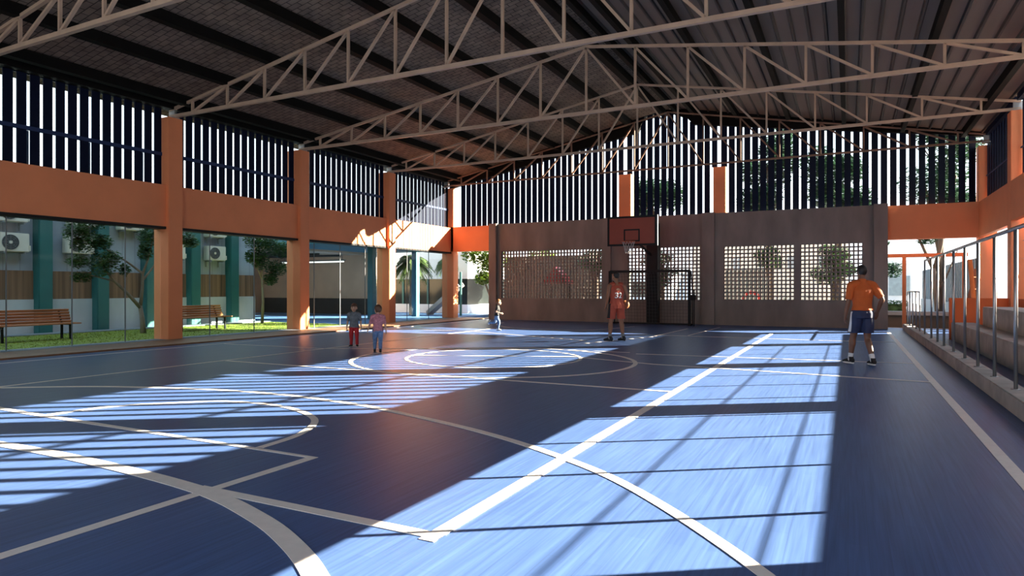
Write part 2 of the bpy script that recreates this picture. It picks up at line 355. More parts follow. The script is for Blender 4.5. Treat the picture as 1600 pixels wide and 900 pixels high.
# ------------------------------------------------------------------ columns and beams
order = ['behind the camera end', 'beside the near end', 'first', 'second', 'third', 'fourth', 'fifth']
Lnames = {11.7: 'nearest orange column in view, beside the two benches', 16.45: 'second orange column in view, right of the small bushy tree', 21.2: 'third orange column, behind the child in the mauve shirt',
          25.95: 'farthest orange column of the left row, in the back corner'}
Rnames = {21.2: 'orange column rising behind the bleachers at the right edge', 25.95: 'orange column in the back right corner beside the exit'}
cw = 0.42
for y in BAYS:
    S(MB().bbox(XL - 0.62, XL, y - cw / 2 - 0.02, y + cw / 2 - 0.02, 0.0, 6.0, 0.012).build('column', ORANGE), Lnames.get(y, 'orange column of the left row at court depth %.0f metres, outside the frame' % y), 'column')
for y in RBAYS:
    S(MB().bbox(XR, XR + 0.5, y - cw / 2 + 0.02, y + cw / 2 + 0.02, 0.0, 6.0, 0.012).build('column', ORANGE), Rnames.get(y, 'orange column of the right row at court depth %.0f metres, outside the frame' % y), 'column')
bl = {6.95: 'wide orange beam over the long left bench', 11.7: 'orange beam over the lit bench and bushy tree', 16.45: 'orange beam over the teal canopy, partly in sun', 21.2: 'sunlit orange beam over the palm window, last of the left row'}
for a, b in zip(BAYS[:-1], BAYS[1:]):
    S(MB().box(XL - 0.5, XL - 0.12, a + cw / 2 - 0.02, b - cw / 2 - 0.02, 3.05, 4.17).build('beam', ORANGE), bl.get(a, 'orange beam of the left row outside the frame, depth %.0f metres' % a), 'beam')
    S(MB().box(XL - 0.52, XL - 0.10, a + cw / 2 - 0.02, b - cw / 2 - 0.02, 2.985, 3.05).build('trim_soffit', BLACK), 'thin dark strip under the ' + bl.get(a, 'unseen left beam at depth %.0f metres' % a), 'trim')
for a, b in zip(RBAYS[:-1], RBAYS[1:]):
    S(MB().box(XR, XR + 0.14, a + cw / 2 + 0.02, b - cw / 2 + 0.02, 3.05 if a > 20 else 3.15, 4.17).build('beam', ORANGE), 'short visible orange beam between the two right columns' if a == 21.2 else 'orange beam of the right row outside the frame, depth %.0f metres' % a, 'beam')
S(MB().box(XL - 0.5, -14.2, YB + 0.02, YB + 0.4, 3.08, 4.2).build('beam', ORANGE), 'short sunny orange beam left of the concrete wall', 'beam')
S(MB().box(1.2, XR, YB + 0.02, YB + 0.4, 3.05, 4.19).build('beam', ORANGE), 'orange beam above the exit opening right of the concrete wall', 'beam')
S(MB().bbox(-8.30, -7.80, YB + 0.05, YB + 0.5, 4.2, 6.0, 0.01).build('column', ORANGE), 'short orange column standing above the wall behind the backboard', 'column')
S(MB().bbox(-4.57, -4.12, YB + 0.05, YB + 0.5, 4.2, 6.0, 0.01).build('column', ORANGE), 'short orange column above the concrete wall, right of the backboard', 'column')

# ------------------------------------------------------------------ louvre screens
TOPZ = 6.24
def side_screen(x, a, b, label, pitch, width, posts, flip=1):
    t = thing('louvre_screen', (x, (a + b) / 2, 4.17), label, 'louvre screen')
    m = MB(); n = int((b - a) / pitch); y = a + 0.04
    while y < b - 0.05:
        m.box(x - 0.015, x + 0.015, y, min(y + width, b), 4.17, TOPZ); y += pitch
    m.build('slats', NAVY, t)
    MB().box(x - 0.05, x + 0.03, a, b, 4.97 if x < 0 else 5.0, 5.06 if x < 0 else 5.025).build('rail', NAVY_B, t)
    MB().box(x - 0.12, x + 0.04, a, b, TOPZ, 6.55).build('top_panel', NAVY, t)
    for q in posts:
        k = a + 0.04 + pitch * (int((q * (b - a)) / pitch)) + width + (pitch - width) / 2
        MB().box(x - 0.14, x - 0.06, k - 0.045, k + 0.045, 4.17, 4.97).build('post', POSTB, t)
    if 'beyond the edge' in label: t['group'] = 'louvre screens beyond the edge of the view'
    return t
sl = {6.95: 'navy louvre screen above the long left bench', 11.7: 'navy louvre screen between the first and second orange columns', 16.45: 'navy louvre screen between the second and third orange columns', 21.2: 'navy louvre screen with bright blue rail next to the back corner'}
for a, b in zip(BAYS[:-1], BAYS[1:]):
    side_screen(XL - 0.3, a + cw / 2 - 0.02, b - cw / 2 - 0.02, sl.get(a, 'navy louvre screen of the left side beyond the edge of the view'), 0.272, 0.198, (0.2, 0.56, 0.83))
for a, b in zip(RBAYS[:-1], RBAYS[1:]):
    side_screen(XR + 0.25, a + cw / 2 + 0.02, b - cw / 2 + 0.02, 'dark louvre screen behind the corner column above the bleachers' if a == 21.2 else 'louvre screen of the right side beyond the edge of the view', 0.38, 0.29 if a > 20 else 0.112, ())
GAB = [(-16.0, 6.10), (-7.55, 7.66), (-7.25, 8.28), (-6.53, 8.42), (-5.58, 8.02), (-5.33, 7.74), (3.75, 6.34)]
def gz(x):
    for (x0, z0), (x1, z1) in zip(GAB[:-1], GAB[1:]):
        if x0 <= x <= x1: return z0 + (z1 - z0) * (x - x0) / (x1 - x0)
    return 6.1
def gable_screen(x0, x1, chord, label):
    t = thing('gable_louvre_screen', ((x0 + x1) / 2, YB + 0.25, 4.2), label, 'louvre screen')
    m = MB(); d = V((0.82, 0.57, 0)); nn = V((-0.57, 0.82, 0)); x = x0 + 0.1; y = YB + 0.25
    while x < x1:
        zt = gz(x) + 0.06; zb = 6.02 if (-8.42 < x < -7.68 or -4.69 < x < -4.0) else (4.26 if -14.3 < x < 1.22 else 4.2)
        c = V((x, y, 0)); a = d * chord / 2; b = nn * 0.011
        m.add([c - a - b + V((0, 0, zb)), c + a - b + V((0, 0, zb)), c + a + b + V((0, 0, zb)), c - a + b + V((0, 0, zb)),
               c - a - b + V((0, 0, zt)), c + a - b + V((0, 0, zt)), c + a + b + V((0, 0, zt)), c - a + b + V((0, 0, zt))],
              [(0, 3, 2, 1), (4, 5, 6, 7), (0, 1, 5, 4), (1, 2, 6, 5), (2, 3, 7, 6), (3, 0, 4, 7)]); x += 0.279
    m.build('slats', NAVY, t, org=None)
    return t
gable_screen(-15.9, -8.05, 0.21, 'tall navy gable louvre left of the backboard column')
gable_screen(-8.0, -4.35, 0.215, 'navy gable louvre under the roof peak between two short columns')
gable_screen(-4.3, 3.72, 0.235, 'wide navy gable louvre above the right half of the concrete wall')
EAVE, RIDGE, XRID = 6.42, 8.50, -6.2
def rz(x): return EAVE + (RIDGE - EAVE) * (1 - abs(x - XRID) / 10.25)
gp = MB()
pl = [(-16.5, 6.0)] + GAB + [(4.0, 6.3)]
for (x0, z0), (x1, z1) in zip(pl[:-1], pl[1:]):
    if rz(x0) > z0 or rz(x1) > z1:
        gp.prism([(x0, z0), (x1, z1), (x1, max(rz(x1) + 0.02, z1 + 0.01)), (x0, max(rz(x0) + 0.02, z0 + 0.01))], 'y', YB + 0.16, YB + 0.34)
S(gp.build('trim_gable', PURLIN), 'dark gable panel between the back louvres and the roof', 'gable panel')

# ------------------------------------------------------------------ roof
S(MB().prism([(-17.2, rz(-17.2)), (XRID, RIDGE), (XRID, RIDGE + 0.06), (-17.2, rz(-17.2) + 0.06)], 'y', -7, 26.5).build('ceiling', ROOF_L, org=(0, 0, 0)), 'left roof slope with small brown tile pattern underneath', 'roof')
cs = S(MB().prism([(XRID, RIDGE), (4.12, rz(4.12)), (4.12, rz(4.12) + 0.06), (XRID, RIDGE + 0.06)], 'y', -7, 26.5).build('ceiling', ROOF_R, org=(0, 0, 0)), 'right roof slope of brown corrugated sheets', 'roof')
rb = MB(); x = XRID + 0.35
while x < 4.08:
    z = rz(x); rb.prism([(x - 0.05, rz(x - 0.05) + 0.01), (x - 0.02, z - 0.045), (x + 0.02, z - 0.05), (x + 0.05, rz(x + 0.05) + 0.01)], 'y', -7, 26.45); x += 0.36
rb.build('roof_ribs', ROOF_RIB, cs)
PX = [-15.85, -14.26, -12.72, -11.05, -9.45, -7.85, -6.5, -5.95, -5.3, -3.7, -1.9, -0.13, 1.64, 3.35]
for i, x in enumerate(PX):
    wd = 0.2 if x < XRID else 0.13
    S(MB().prism([(x - wd / 2, rz(x - wd / 2) - 0.02), (x - wd / 2, rz(x) - 0.24), (x + wd / 2, rz(x) - 0.24), (x + wd / 2, rz(x + wd / 2) - 0.02)], 'y', -6.8, 25.84).build('beam_purlin', PURLIN),
      'dark purlin under the %s roof slope, %s' % ('tiled left' if x < XRID else 'corrugated right', ['by the eave', 'first up from the eave', 'second up from the eave', 'third up from the eave', 'fourth up from the eave', 'fifth up from the eave', 'left of the ridge', 'right of the ridge', 'next to the ridge', 'first below the ridge pair', 'second below the ridge pair', 'third below the ridge pair', 'fourth below the ridge pair', 'by the right eave'][i]), 'purlin')
S(MB().box(XL - 0.35, XL - 0.05, -6, 25.6, 6.24, 6.44).build('trim_eave', PURLIN), 'dark eave beam above the left louvres', 'eave')

# ------------------------------------------------------------------ trusses
def truss(y, apex, label, mat=TAN, s=0.055, big=0.085):
    t = thing('roof_truss', (XRID, y, 6.0), label, 'roof truss', 'steel roof trusses')
    x0, x1 = XL - 0.25, XR + 0.25
    zt = lambda x: 6.24 + (apex - 6.24) * (1 - abs(x - XRID) / (XRID - x0))
    MB().bar((x0, y, 6.06), (x1, y, 6.06), big, big).build('bottom_chord', mat, t)
    MB().bar((x0, y, zt(x0)), (XRID, y, apex), big * 0.8).build('top_chord', mat, t)
    MB().bar((XRID, y, apex), (x1, y, zt(x1)), big * 0.8).build('top_chord', mat, t)
    MB().bar((XRID, y, 6.06), (XRID, y, apex), s).build('vertical_strut', mat, t)
    for sg in (-1, 1):
        xs = [XRID + sg * 1.335 * k for k in range(0, 8)]
        for k in range(1, 8):
            if abs(xs[k] - XRID) < 10.0: MB().bar((xs[k], y, 6.08), (xs[k], y, zt(xs[k]) - 0.02), s).build('vertical_strut', mat, t)
            MB().bar((xs[k], y, 6.08), (xs[k - 1], y, zt(xs[k - 1]) - 0.03), s).build('diagonal_strut', mat, t)
    for xx in (XL - 0.18, XR + 0.2):
        b = MB(); b.bbox(xx - 0.16, xx + 0.16, y - 0.12, y + 0.12, 5.995, 6.03, 0.004); b.box(xx - 0.12, xx + 0.12, y - 0.012, y + 0.012, 6.02, 6.26)
        b.build('bearing_plate', STEEL, t)
    return t
truss(2.2, 8.0, 'tan steel truss overhead behind the camera')
truss(6.95, 8.0, 'tan steel truss crossing the top left corner, nearest to the viewer')
truss(11.7, 8.03, 'tan steel truss resting on the first orange column in view')
truss(16.45, 7.82, 'tan steel truss resting on the second orange column in view')
truss(21.2, 8.12, 'tan steel truss resting on the third column and the right edge column', s=0.05, big=0.075)
truss(25.35, 8.2, 'rusty thin truss close to the back louvres', RUST, 0.05, 0.06)

# ------------------------------------------------------------------ concrete back wall
wb = thing('wall_back', (-6.5, YB, 0), 'grey concrete back wall with pierced block screens', 'wall', None, 'structure')
H = 4.24; Y0, Y1 = YB, YB + 0.22
OPEN = [(-13.69, -9.01, 0.94, 3.03), (-7.9, -5.05, 0.92, 3.01), (-4.17, -1.72, 0.95, 2.98), (-1.52, 0.46, 0.95, 2.98)]
def wallseg(x0, x1, z0, z1): return MB().box(x0, x1, Y0, Y1, z0, z1)
m = MB(); xs = -14.2
for (a, b, z0, z1) in OPEN:
    m.box(xs, a, Y0, Y1, 0, H); m.box(a, b, Y0, Y1, 0, z0); m.box(a, b, Y0, Y1, z1, H); xs = b
m.box(xs, 1.18, Y0, Y1, 0, H)
m.build('wall_slab', CONC, wb)
for a, b, d in ((-14.25, -13.88, 0.14), (-8.95, -8.6, 0.08), (-4.97, -4.50, 0.14), (0.78, 1.2, 0.2)):
    MB().bbox(a, b, Y0 - d, Y0 + 0.02, 0, H + 0.02, 0.012).build('pilaster', CONC, wb)
for (a, b, z0, z1) in OPEN:
    m = MB(); nx = round((b - a) / 0.142); nz = round((z1 - z0) / 0.142); px = (b - a) / nx; pz = (z1 - z0) / nz
    for i in range(nx + 1): m.box(a + i * px - 0.027, a + i * px + 0.027, Y0 + 0.06, Y0 + 0.14, z0, z1)
    for k in range(nz + 1): m.box(a, b, Y0 + 0.062, Y0 + 0.138, z0 + k * pz - 0.025, z0 + k * pz + 0.025)
    m.build('block_lattice', CONC, wb)

# parapet and step blocks at the right side, glazing bars in the open bays
S(MB().box(XR + 0.12, XR + 0.3, -6, 20.95, 0, 1.12).build('wall_right', ORANGE_D), 'low orange parapet wall behind the bleachers', 'wall')
for a, b in zip(RBAYS[:-1], RBAYS[1:]):
    if a < 20:
        t = thing('window_%d' % (RBAYS.index(a) + 5), (XR + 0.25, (a + b) / 2, 1.12), 'open right bay with thin steel bars, depth %.0f metres' % a, 'window', None, 'structure')
        m = MB().bar((XR + 0.25, a + 0.2, 2.62), (XR + 0.25, b - 0.2, 2.62), 0.013).bar((XR + 0.25, a + 0.2, 2.16), (XR + 0.25, b - 0.2, 2.16), 0.011)
        m.build('bars', STEEL, t)

# glazing on the left side
gl_y = {6.95: (7.81, 9.19, 10.49), 11.7: (13.0, 14.6), 16.45: (17.19, 18.5, 19.9), 21.2: (22.6, 24.2)}
nwin = 0
for a, b in zip(BAYS[2:-1], BAYS[3:]):
    nwin += 1; x = XL - 0.33
    t = thing('window_%d' % nwin, (x, (a + b) / 2, 0.02), 'frameless glazing below the ' + bl[a], 'window', None, 'structure')
    ys = [a + cw / 2] + list(gl_y[a]) + [b - cw / 2 - 0.04]
    for p, q in zip(ys[:-1], ys[1:]): MB().box(x - 0.005, x + 0.005, p + 0.006, q - 0.006, 0.03, 2.98).build('glass_pane', GLASS, t)
    for q in gl_y[a]: MB().box(x - 0.012, x + 0.012, q - 0.010, q + 0.010, 0.02, 2.98).build('glazing_post', ALU, t)

# ------------------------------------------------------------------ right side: kerb, railing, bleachers
S(MB().bbox(1.62, 1.88, -5, 25.4, 0, 0.21, 0.012).build('trim_kerb', CONC_L), 'concrete kerb carrying the steel railing', 'kerb')
rl = thing('railing', (1.75, 12, 0.21), 'steel post railing on the concrete kerb beside the court', 'railing')
tall = [4.6, 5.85, 7.1, 8.3, 9.54, 10.79, 12.06, 13.31, 14.63, 16.0, 17.1, 18.3, 19.8]
for y in tall:
    m = MB().tube([(1.75, y, 0.2), (1.75, y, 2.1)], 0.022, 10); m.tube([(1.75, y, 0.205), (1.75, y, 0.218)], 0.05, 12); m.build('post', STEEL, rl, True)
for y in (21.1, 22.2, 23.3, 24.4, 25.2):
    m = MB().tube([(1.75, y, 0.2), (1.75, y, 1.29)], 0.02, 10); m.tube([(1.75, y, 0.205), (1.75, y, 0.218)], 0.045, 12); m.build('post', STEEL, rl, True)
MB().tube([(1.75, 4.5, 2.1), (1.75, 19.8, 2.1)], 0.024, 10).build('top_rail', STEEL, rl, True)
MB().tube([(1.75, 21.1, 1.29), (1.75, 25.2, 1.29)], 0.02, 10).build('lower_rail', STEEL, rl, True)
bs = thing('bleachers', (3.1, 12, 0), 'two tier concrete bleachers behind the railing', 'bleachers')
b1 = MB().bbox(2.48, 3.0, -5, 21.2, 0, 0.475, 0.015); b1.build('step', CONC_L, bs)
MB().bbox(3.0, XR - 0.02, -5, 20.0, 0, 0.93, 0.015).build('step', CONC_L, bs)
S(MB().box(2.45, XR + 0.1, 21.25, 21.4, 0, 1.13).build('wall_partition', ORANGE_D), 'low orange panel closing the far end of the bleachers', 'wall')

# ------------------------------------------------------------------ outside right: gate frame, fence, planks, hedge, ledges
g = thing('gate_frame', (2.0, 27.5, 0), 'thin orange portal frame standing outside the exit', 'gate frame')
for x in (1.15, 1.8, 3.6): MB().bbox(x - 0.06, x + 0.06, 27.44, 27.56, -0.13, 2.52, 0.006).build('post', GATE, g)
MB().bbox(1.05, 3.7, 27.43, 27.57, 2.5, 2.63, 0.006).build('top_bar', GATE, g)
f_ = thing('fence', (6.0, 9, -0.13), 'slate blue corrugated boundary wall beyond the bleachers, nearer stretch', 'fence')
m = MB()
for k in range(150): m.box(6.0, 6.06 + 0.03 * (k % 2), -8 + k * 0.23, -8 + (k + 1) * 0.23, -0.13, 2.93)
m.build('panel', FENCE, f_); MB().box(5.97, 6.12, -8, 26.5, 2.93, 3.0).build('coping', KERBG, f_)
f2 = thing('fence', (4.25, 35, -0.13), 'slate blue corrugated wall running away behind the tree beyond the exit', 'fence')
m = MB()
for k in range(96): m.box(4.2 + 0.03 * (k % 2), 4.3, 27.2 + k * 0.23, 27.2 + (k + 1) * 0.23, 0.75, 2.5)
m.build('panel', FENCE, f2); MB().box(4.14, 4.32, 27.2, 49.3, -0.13, 0.75).build('base', KERBG, f2)
ps = thing('plank_rack', (3.75, 27.0, -0.13), 'dark red rack with white shelves beside the exit', 'rack')
MB().prism([(3.35, -0.13), (4.1, -0.13), (4.1, 2.05), (3.78, 2.05)], 'y', 26.75, 26.8).build('back_panel', M('dark_red_board', (0.025, 0.006, 0.006), 0.6), ps)
for z in (0.95, 1.35, 1.75): MB().box(3.72, 4.1, 26.5, 26.75, z, z + 0.03).build('shelf', WHITEW, ps)
tag(MB().bar((3.78, 26.28, -0.12), (3.62, 26.46, 2.35), 0.13, 0.04, (0, 1, 0)).build('timber_plank', DPLANK), 'brown timber plank leaning on the dark red rack', 'plank')
hg = MB().bbox(0.2, 2.2, 33.0, 34.2, -0.13, 0.7, 0.1)
for _ in range(3500):
    p = V((random.uniform(0.1, 2.3), random.uniform(32.9, 34.3), random.uniform(0.0, 0.85))); a = random.uniform(0, 2 * PI); s = 0.05
    u = V((math.cos(a), math.sin(a), random.uniform(-.6, .6))) * s; v = V((-math.sin(a), math.cos(a), random.uniform(-.6, .6))) * s * .6
    hg.add([p - u, p + v, p + u, p - v], [(0, 1, 2, 3)])
tag(hg.build('hedge', LEAF, fix=False), 'clipped green hedge seen through the exit opening', 'hedge')
lg = thing('concrete_bench', (1.6, 29.5, -0.13), 'long grey concrete bench outside the exit', 'bench')
MB().bbox(0.2, 3.6, 29.3, 29.8, 0.35, 0.5, 0.01).build('seat', KERBG, lg)
MB().box(0.4, 3.4, 29.45, 29.7, -0.13, 0.35).build('base', DARKW, lg)
S(MB().box(0.0, 3.75, 26.9, 27.2, -0.13, -0.02).build('trim_step', M('brown_step', (0.16, 0.09, 0.06), 0.8)), 'brown step just outside the exit', 'step')
kb = thing('kiosk', (3.0, 52, -0.13), 'white kiosk building far beyond the exit', 'building')
MB().box(2.0, 4.0, 50, 55, -0.13, 3.0).build('wall', WHITEW, kb); MB().box(1.8, 4.2, 49.8, 55.2, 3.0, 3.2).build('roof', WHITEW, kb)
MB().box(2.4, 3.6, 49.96, 50.02, 0.9, 2.2).build('window', M('pale_glass', (0.3, 0.36, 0.38), 0.2), kb)

# ------------------------------------------------------------------ left building
bd = thing('building', (-22.6, 10, -0.13), 'blue grey clad building with teal pillars across the grass strip', 'building')
MB().box(-22.9, -22.3, -4, 19.7, 1.93, 4.7).build('wall_cladding', BWALL, bd)
MB().box(-22.9, -22.27, -4, 19.7, 1.05, 1.93).build('timber_band', TIMBER, bd)
MB().box(-22.9, -22.24, -4, 19.7, -0.13, 1.05).build('plinth', BASEW, bd)
for y in (4.4, 6.15, 7.9, 9.65, 11.45, 13.2, 14.9, 16.68, 18.45):
    m = MB().bbox(-22.35, -21.95, y - 0.2, y + 0.2, -0.13, 4.6, 0.02); m.build('pillar', TEAL, bd)
MB().box(-23.0, -21.6, -4, 19.8, 4.6, 4.85).build('roof_edge', TEAL, bd)
MB().box(-29, -22.9, -4, 19.7, -0.13, 4.7).build('wall_core', WHITEW, bd)
# air conditioners
def make_ac():
    t = thing('air_conditioner', (0, 0, 0), 'x', 'air conditioner', 'white outdoor air conditioner units on the clad wall')
    MB().bbox(-0.34, 0.0, -0.39, 0.39, 0, 0.56, 0.02).build('casing', ACW, t)
    m = MB(); m.tube([(0.0, -0.12, 0.28), (0.012, -0.12, 0.28)], 0.225, 28); m.build('fan_opening', ACD, t, False)
    g_ = MB()
    for r in (0.07, 0.12, 0.17, 0.22): g_.tube([(0.016, -0.12 + r * math.cos(2 * PI * k / 28), 0.28 + r * math.sin(2 * PI * k / 28)) for k in range(28)], 0.004, 5, closed=True)
    for k in range(8): g_.bar((0.016, -0.12, 0.28), (0.016, -0.12 + 0.22 * math.cos(PI * k / 4), 0.28 + 0.22 * math.sin(PI * k / 4)), 0.005)
    g_.build('fan_guard', KERBG, t)
    MB().tube([(0.010, -0.12, 0.28), (0.03, -0.12, 0.28)], 0.045, 16).build('fan_hub', ACW, t)
    MB().box(-0.2, 0.004, 0.385, 0.42, 0.04, 0.2).build('valve_cover', ACW, t)
    b = MB()
    for s in (-0.28, 0.28): b.box(-0.33, 0.02, s - 0.02, s + 0.02, -0.05, 0.0); b.box(-0.335, -0.30, s - 0.02, s + 0.02, -0.25, 0.0)
    b.build('bracket', KERBG, t); return t
ac0 = make_ac()
ACS = [(10.58, 2.47, 'white air conditioner at the left edge, lower of two above the long bench'), (10.55, 3.36, 'white air conditioner cut by the beam at the far left, upper of two'),
       (12.55, 3.40, 'white air conditioner above the branchy tree, cut by the beam'), (12.45, 2.50, 'white air conditioner half hidden behind tree leaves'),
       (14.15, 3.38, 'white air conditioner just left of the first orange column, cut by the beam'), (15.8, 2.47, 'white air conditioner touching the right edge of the first orange column'),
       (17.58, 2.47, 'white air conditioner above the lit bench, lower of two'), (17.58, 3.38, 'white air conditioner above the lit bench, upper one cut by the beam')]
for i, (y, z, lab) in enumerate(ACS):
    o = ac0 if i == 0 else dup(ac0)
    o.location = (-21.9, y, z); o['label'] = lab
# benches
def make_bench():
    t = thing('park_bench', (0, 0, 0), 'x', 'bench', 'slatted timber benches on the grass')
    L = 2.15; m = MB()
    for k in range(5): m.bbox(-0.03 - k * 0.095, 0.05 - k * 0.095, -L / 2, L / 2, 0.41, 0.445, 0.006)
    m.build('seat', BENCHW, t)
    m = MB()
    for k in range(5):
        a = V((-0.47 - k * 0.03, 0, 0.47 + k * 0.078)); m.bar(a + V((0, -L / 2, 0)), a + V((0, L / 2, 0)), 0.028, 0.066, (0.35, 0, 1))
    m.build('backrest', BENCHW, t)
    for s in (-0.82, 0.82):
        m = MB(); m.bar((-0.02, s, 0.0), (-0.04, s, 0.42), 0.05); m.build('leg', BLACK, t)
        m = MB(); m.bar((-0.44, s, 0.0), (-0.44, s, 0.42), 0.05); m.build('leg', BLACK, t)
        m = MB(); m.bar((-0.46, s, 0.40), (0.0, s, 0.40), 0.05, 0.03); m.bar((-0.45, s, 0.40), (-0.62, s, 0.80), 0.04); m.build('arm_bracket', BLACK, t)
    return t
b0 = make_bench(); b0.location = (-19.0, 9.72, 0.0); b0['label'] = 'slatted timber bench on the grass at the left edge, in shade'
b1_ = dup(b0); b1_.location = (-19.0, 14.75, 0.0); b1_['label'] = 'slatted timber bench just right of the first orange column'

# ------------------------------------------------------------------ pavilion and white building
pv = thing('pavilion', (-25, 23.5, 0.0), 'open pavilion with teal canopy and brown back wall', 'pavilion')
MB().box(-30, -21.9, 27.0, 27.3, 0.0, 3.2).build('back_wall', ROOMW, pv)
MB().box(-30, -21.9, 26.95, 27.0, 0.0, 0.85).build('wall_base', DARKW, pv)
MB().box(-30.2, -29.9, 19.9, 27.2, 0.0, 3.2).build('side_wall', ROOMW, pv)
MB().box(-30.3, -18.5, 20.3, 27.6, 3.22, 3.5).build('canopy', TEALB, pv)
MB().box(-30.2, -22.2, 20.6, 27.0, 3.12, 3.22).build('ceiling_panel', ROOMW, pv)
for x, y in ((-18.8, 23.1), (-18.8, 26.4)): MB().bbox(x - 0.14, x + 0.14, y - 0.14, y + 0.14, 0.015, 3.22, 0.01).build('post', TEALB, pv)
for k in range(3): MB().bar((-29.5, 22.0 + k * 1.5, 3.05), (-22.3, 22.0 + k * 1.5, 3.0), 0.1).build('ceiling_beam', DARKW, pv)
lt = thing('tube_light', (-25.0, 25.9, 2.75), 'long white tube light under the pavilion ceiling', 'light')
MB().tube([(-27.2, 25.9, 2.75), (-22.9, 25.9, 2.75)], 0.035, 10).build('tube', emit_mat('tube_glow', (1.0, 0.97, 0.92), 1.6), lt)
m = MB().box(-27.3, -22.8, 25.85, 25.95, 2.80, 2.85)
for x in (-27, -25.5, -23): m.box(x - 0.01, x + 0.01, 25.89, 25.91, 2.85, 3.13)
m.build('housing', ALU, lt)
wbld = thing('white_building', (-20.5, 31.5, -0.13), 'low white building with dark window band beyond the palms', 'building')
MB().box(-26, -18.3, 30.5, 36, -0.13, 0.5).build('base_wall', WHITEW, wbld)
MB().box(-26, -18.35, 30.55, 36, 0.5, 1.9).build('window_band', WINB, wbld)
MB().box(-26, -18.3, 30.5, 36, 1.9, 3.4).build('upper_wall', WHITEW, wbld)
for x in (-24.5, -22.6, -20.9, -19.6): MB().box(x - 0.06, x + 0.06, 30.5, 30.56, 0.5, 1.9).build('mullion', TEAL, wbld)
sl_ = thing('slide', (-18.2, 27.9, -0.13), 'pale playground slide beside the palm with a teal pole', 'slide')
m = MB().bar((-19.2, 28.2, 0.05), (-17.2, 28.0, 1.5), 0.5, 0.06, (0, 0, 1)); m.bar((-19.2, 27.95, 0.12), (-17.2, 27.75, 1.58), 0.04, 0.2, (0, 0, 1)); m.bar((-19.2, 28.45, 0.12), (-17.2, 28.25, 1.58), 0.04, 0.2)
m.build('chute', M('pale_slide', (0.45, 0.42, 0.38), 0.5), sl_)
MB().tube([(-17.2, 28.0, -0.13), (-17.2, 28.0, 2.2)], 0.06, 10).build('pole', TEAL, sl_)

# ------------------------------------------------------------------ trees
def leaves(m, c, r, n, size, droop=0.3):
    for _ in range(n):
        d = V((random.gauss(0, 1), random.gauss(0, 1), random.gauss(0, 1))).normalized() * random.random() ** 0.45
        p = V(c) + V((d.x * r[0], d.y * r[1], d.z * r[2])); a = random.uniform(0, 2 * PI); s = size * random.uniform(0.6, 1.3)
        u = V((math.cos(a), math.sin(a), random.uniform(-droop - .3, .3))).normalized() * s
        v = V((-math.sin(a), math.cos(a), random.uniform(-.7, .7))).normalized() * s * 0.42
        m.add([p - u, p + v, p + u, p - v], [(0, 1, 2, 3)])
def tree(name, base, label, trunk, branches, clusters, bark=BARK, leaf=LEAF, n=500, size=0.06, cat='tree', group=None):
    t = thing(name, base, label, cat, group)
    m = MB(); m.tube(trunk[0], trunk[1], 10); m.build('trunk', bark, t, True)
    for pts, r in branches: MB().tube(pts, r, 7).build('branch', bark, t, True)
    m = MB()
    for c, r in clusters: leaves(m, c, r, int(n * (r[0] * r[1] * r[2]) ** 0.5 / 0.18), size)
    o = m.build('foliage', leaf, t, fix=False)
    return t
X = -19.5
tree('tree', (X, 12.95, 0), 'slender branching tree left of the first orange column', ([(X, 12.95, 0), (X, 12.92, 0.4), (X, 12.85, 0.85)], [0.09, 0.07, 0.06]),
     [([(X, 12.85, 0.8), (X + .05, 12.4, 1.25), (X, 12.05, 1.6), (X, 11.75, 1.95), (X, 11.6, 2.2)], [0.06, 0.045, 0.035, 0.025, 0.012]),
      ([(X, 12.85, 0.8), (X, 12.92, 1.4), (X + .05, 12.9, 1.85), (X, 12.5, 2.15), (X, 12.1, 2.4), (X, 11.7, 2.6)], [0.055, 0.045, 0.04, 0.03, 0.022, 0.012]),
      ([(X + .05, 12.9, 1.85), (X, 13.1, 2.3), (X, 13.25, 2.9), (X, 13.3, 3.4)], [0.04, 0.03, 0.022, 0.012]),
      ([(X, 12.9, 1.6), (X - .1, 13.25, 1.95), (X, 13.7, 2.6), (X, 14.2, 3.0)], [0.035, 0.03, 0.02, 0.01]),
      ([(X, 12.05, 1.6), (X - .1, 11.5, 1.75), (X, 11.0, 1.8)], [0.025, 0.018, 0.01])],
     [((X, 10.95, 3.0), (.3, .35, .35)), ((X, 11.25, 2.75), (.35, .5, .38)), ((X, 11.65, 2.75), (.3, .35, .25)), ((X, 11.0, 2.15), (.25, .3, .2)), ((X, 11.7, 2.1), (.35, .45, .38)), ((X, 11.95, 2.3), (.25, .3, .25)), ((X, 11.1, 1.72), (.2, .3, .18)),
      ((X, 13.1, 3.05), (.3, .35, .4)), ((X, 13.0, 2.55), (.25, .22, .3)), ((X, 14.3, 3.05), (.35, .5, .22)), ((X, 14.6, 2.9), (.25, .3, .18)), ((X, 12.35, 1.95), (.15, .16, .2)), ((X, 11.5, 3.4), (.3, .5, .3))], n=620, size=0.06)
X = -20.5
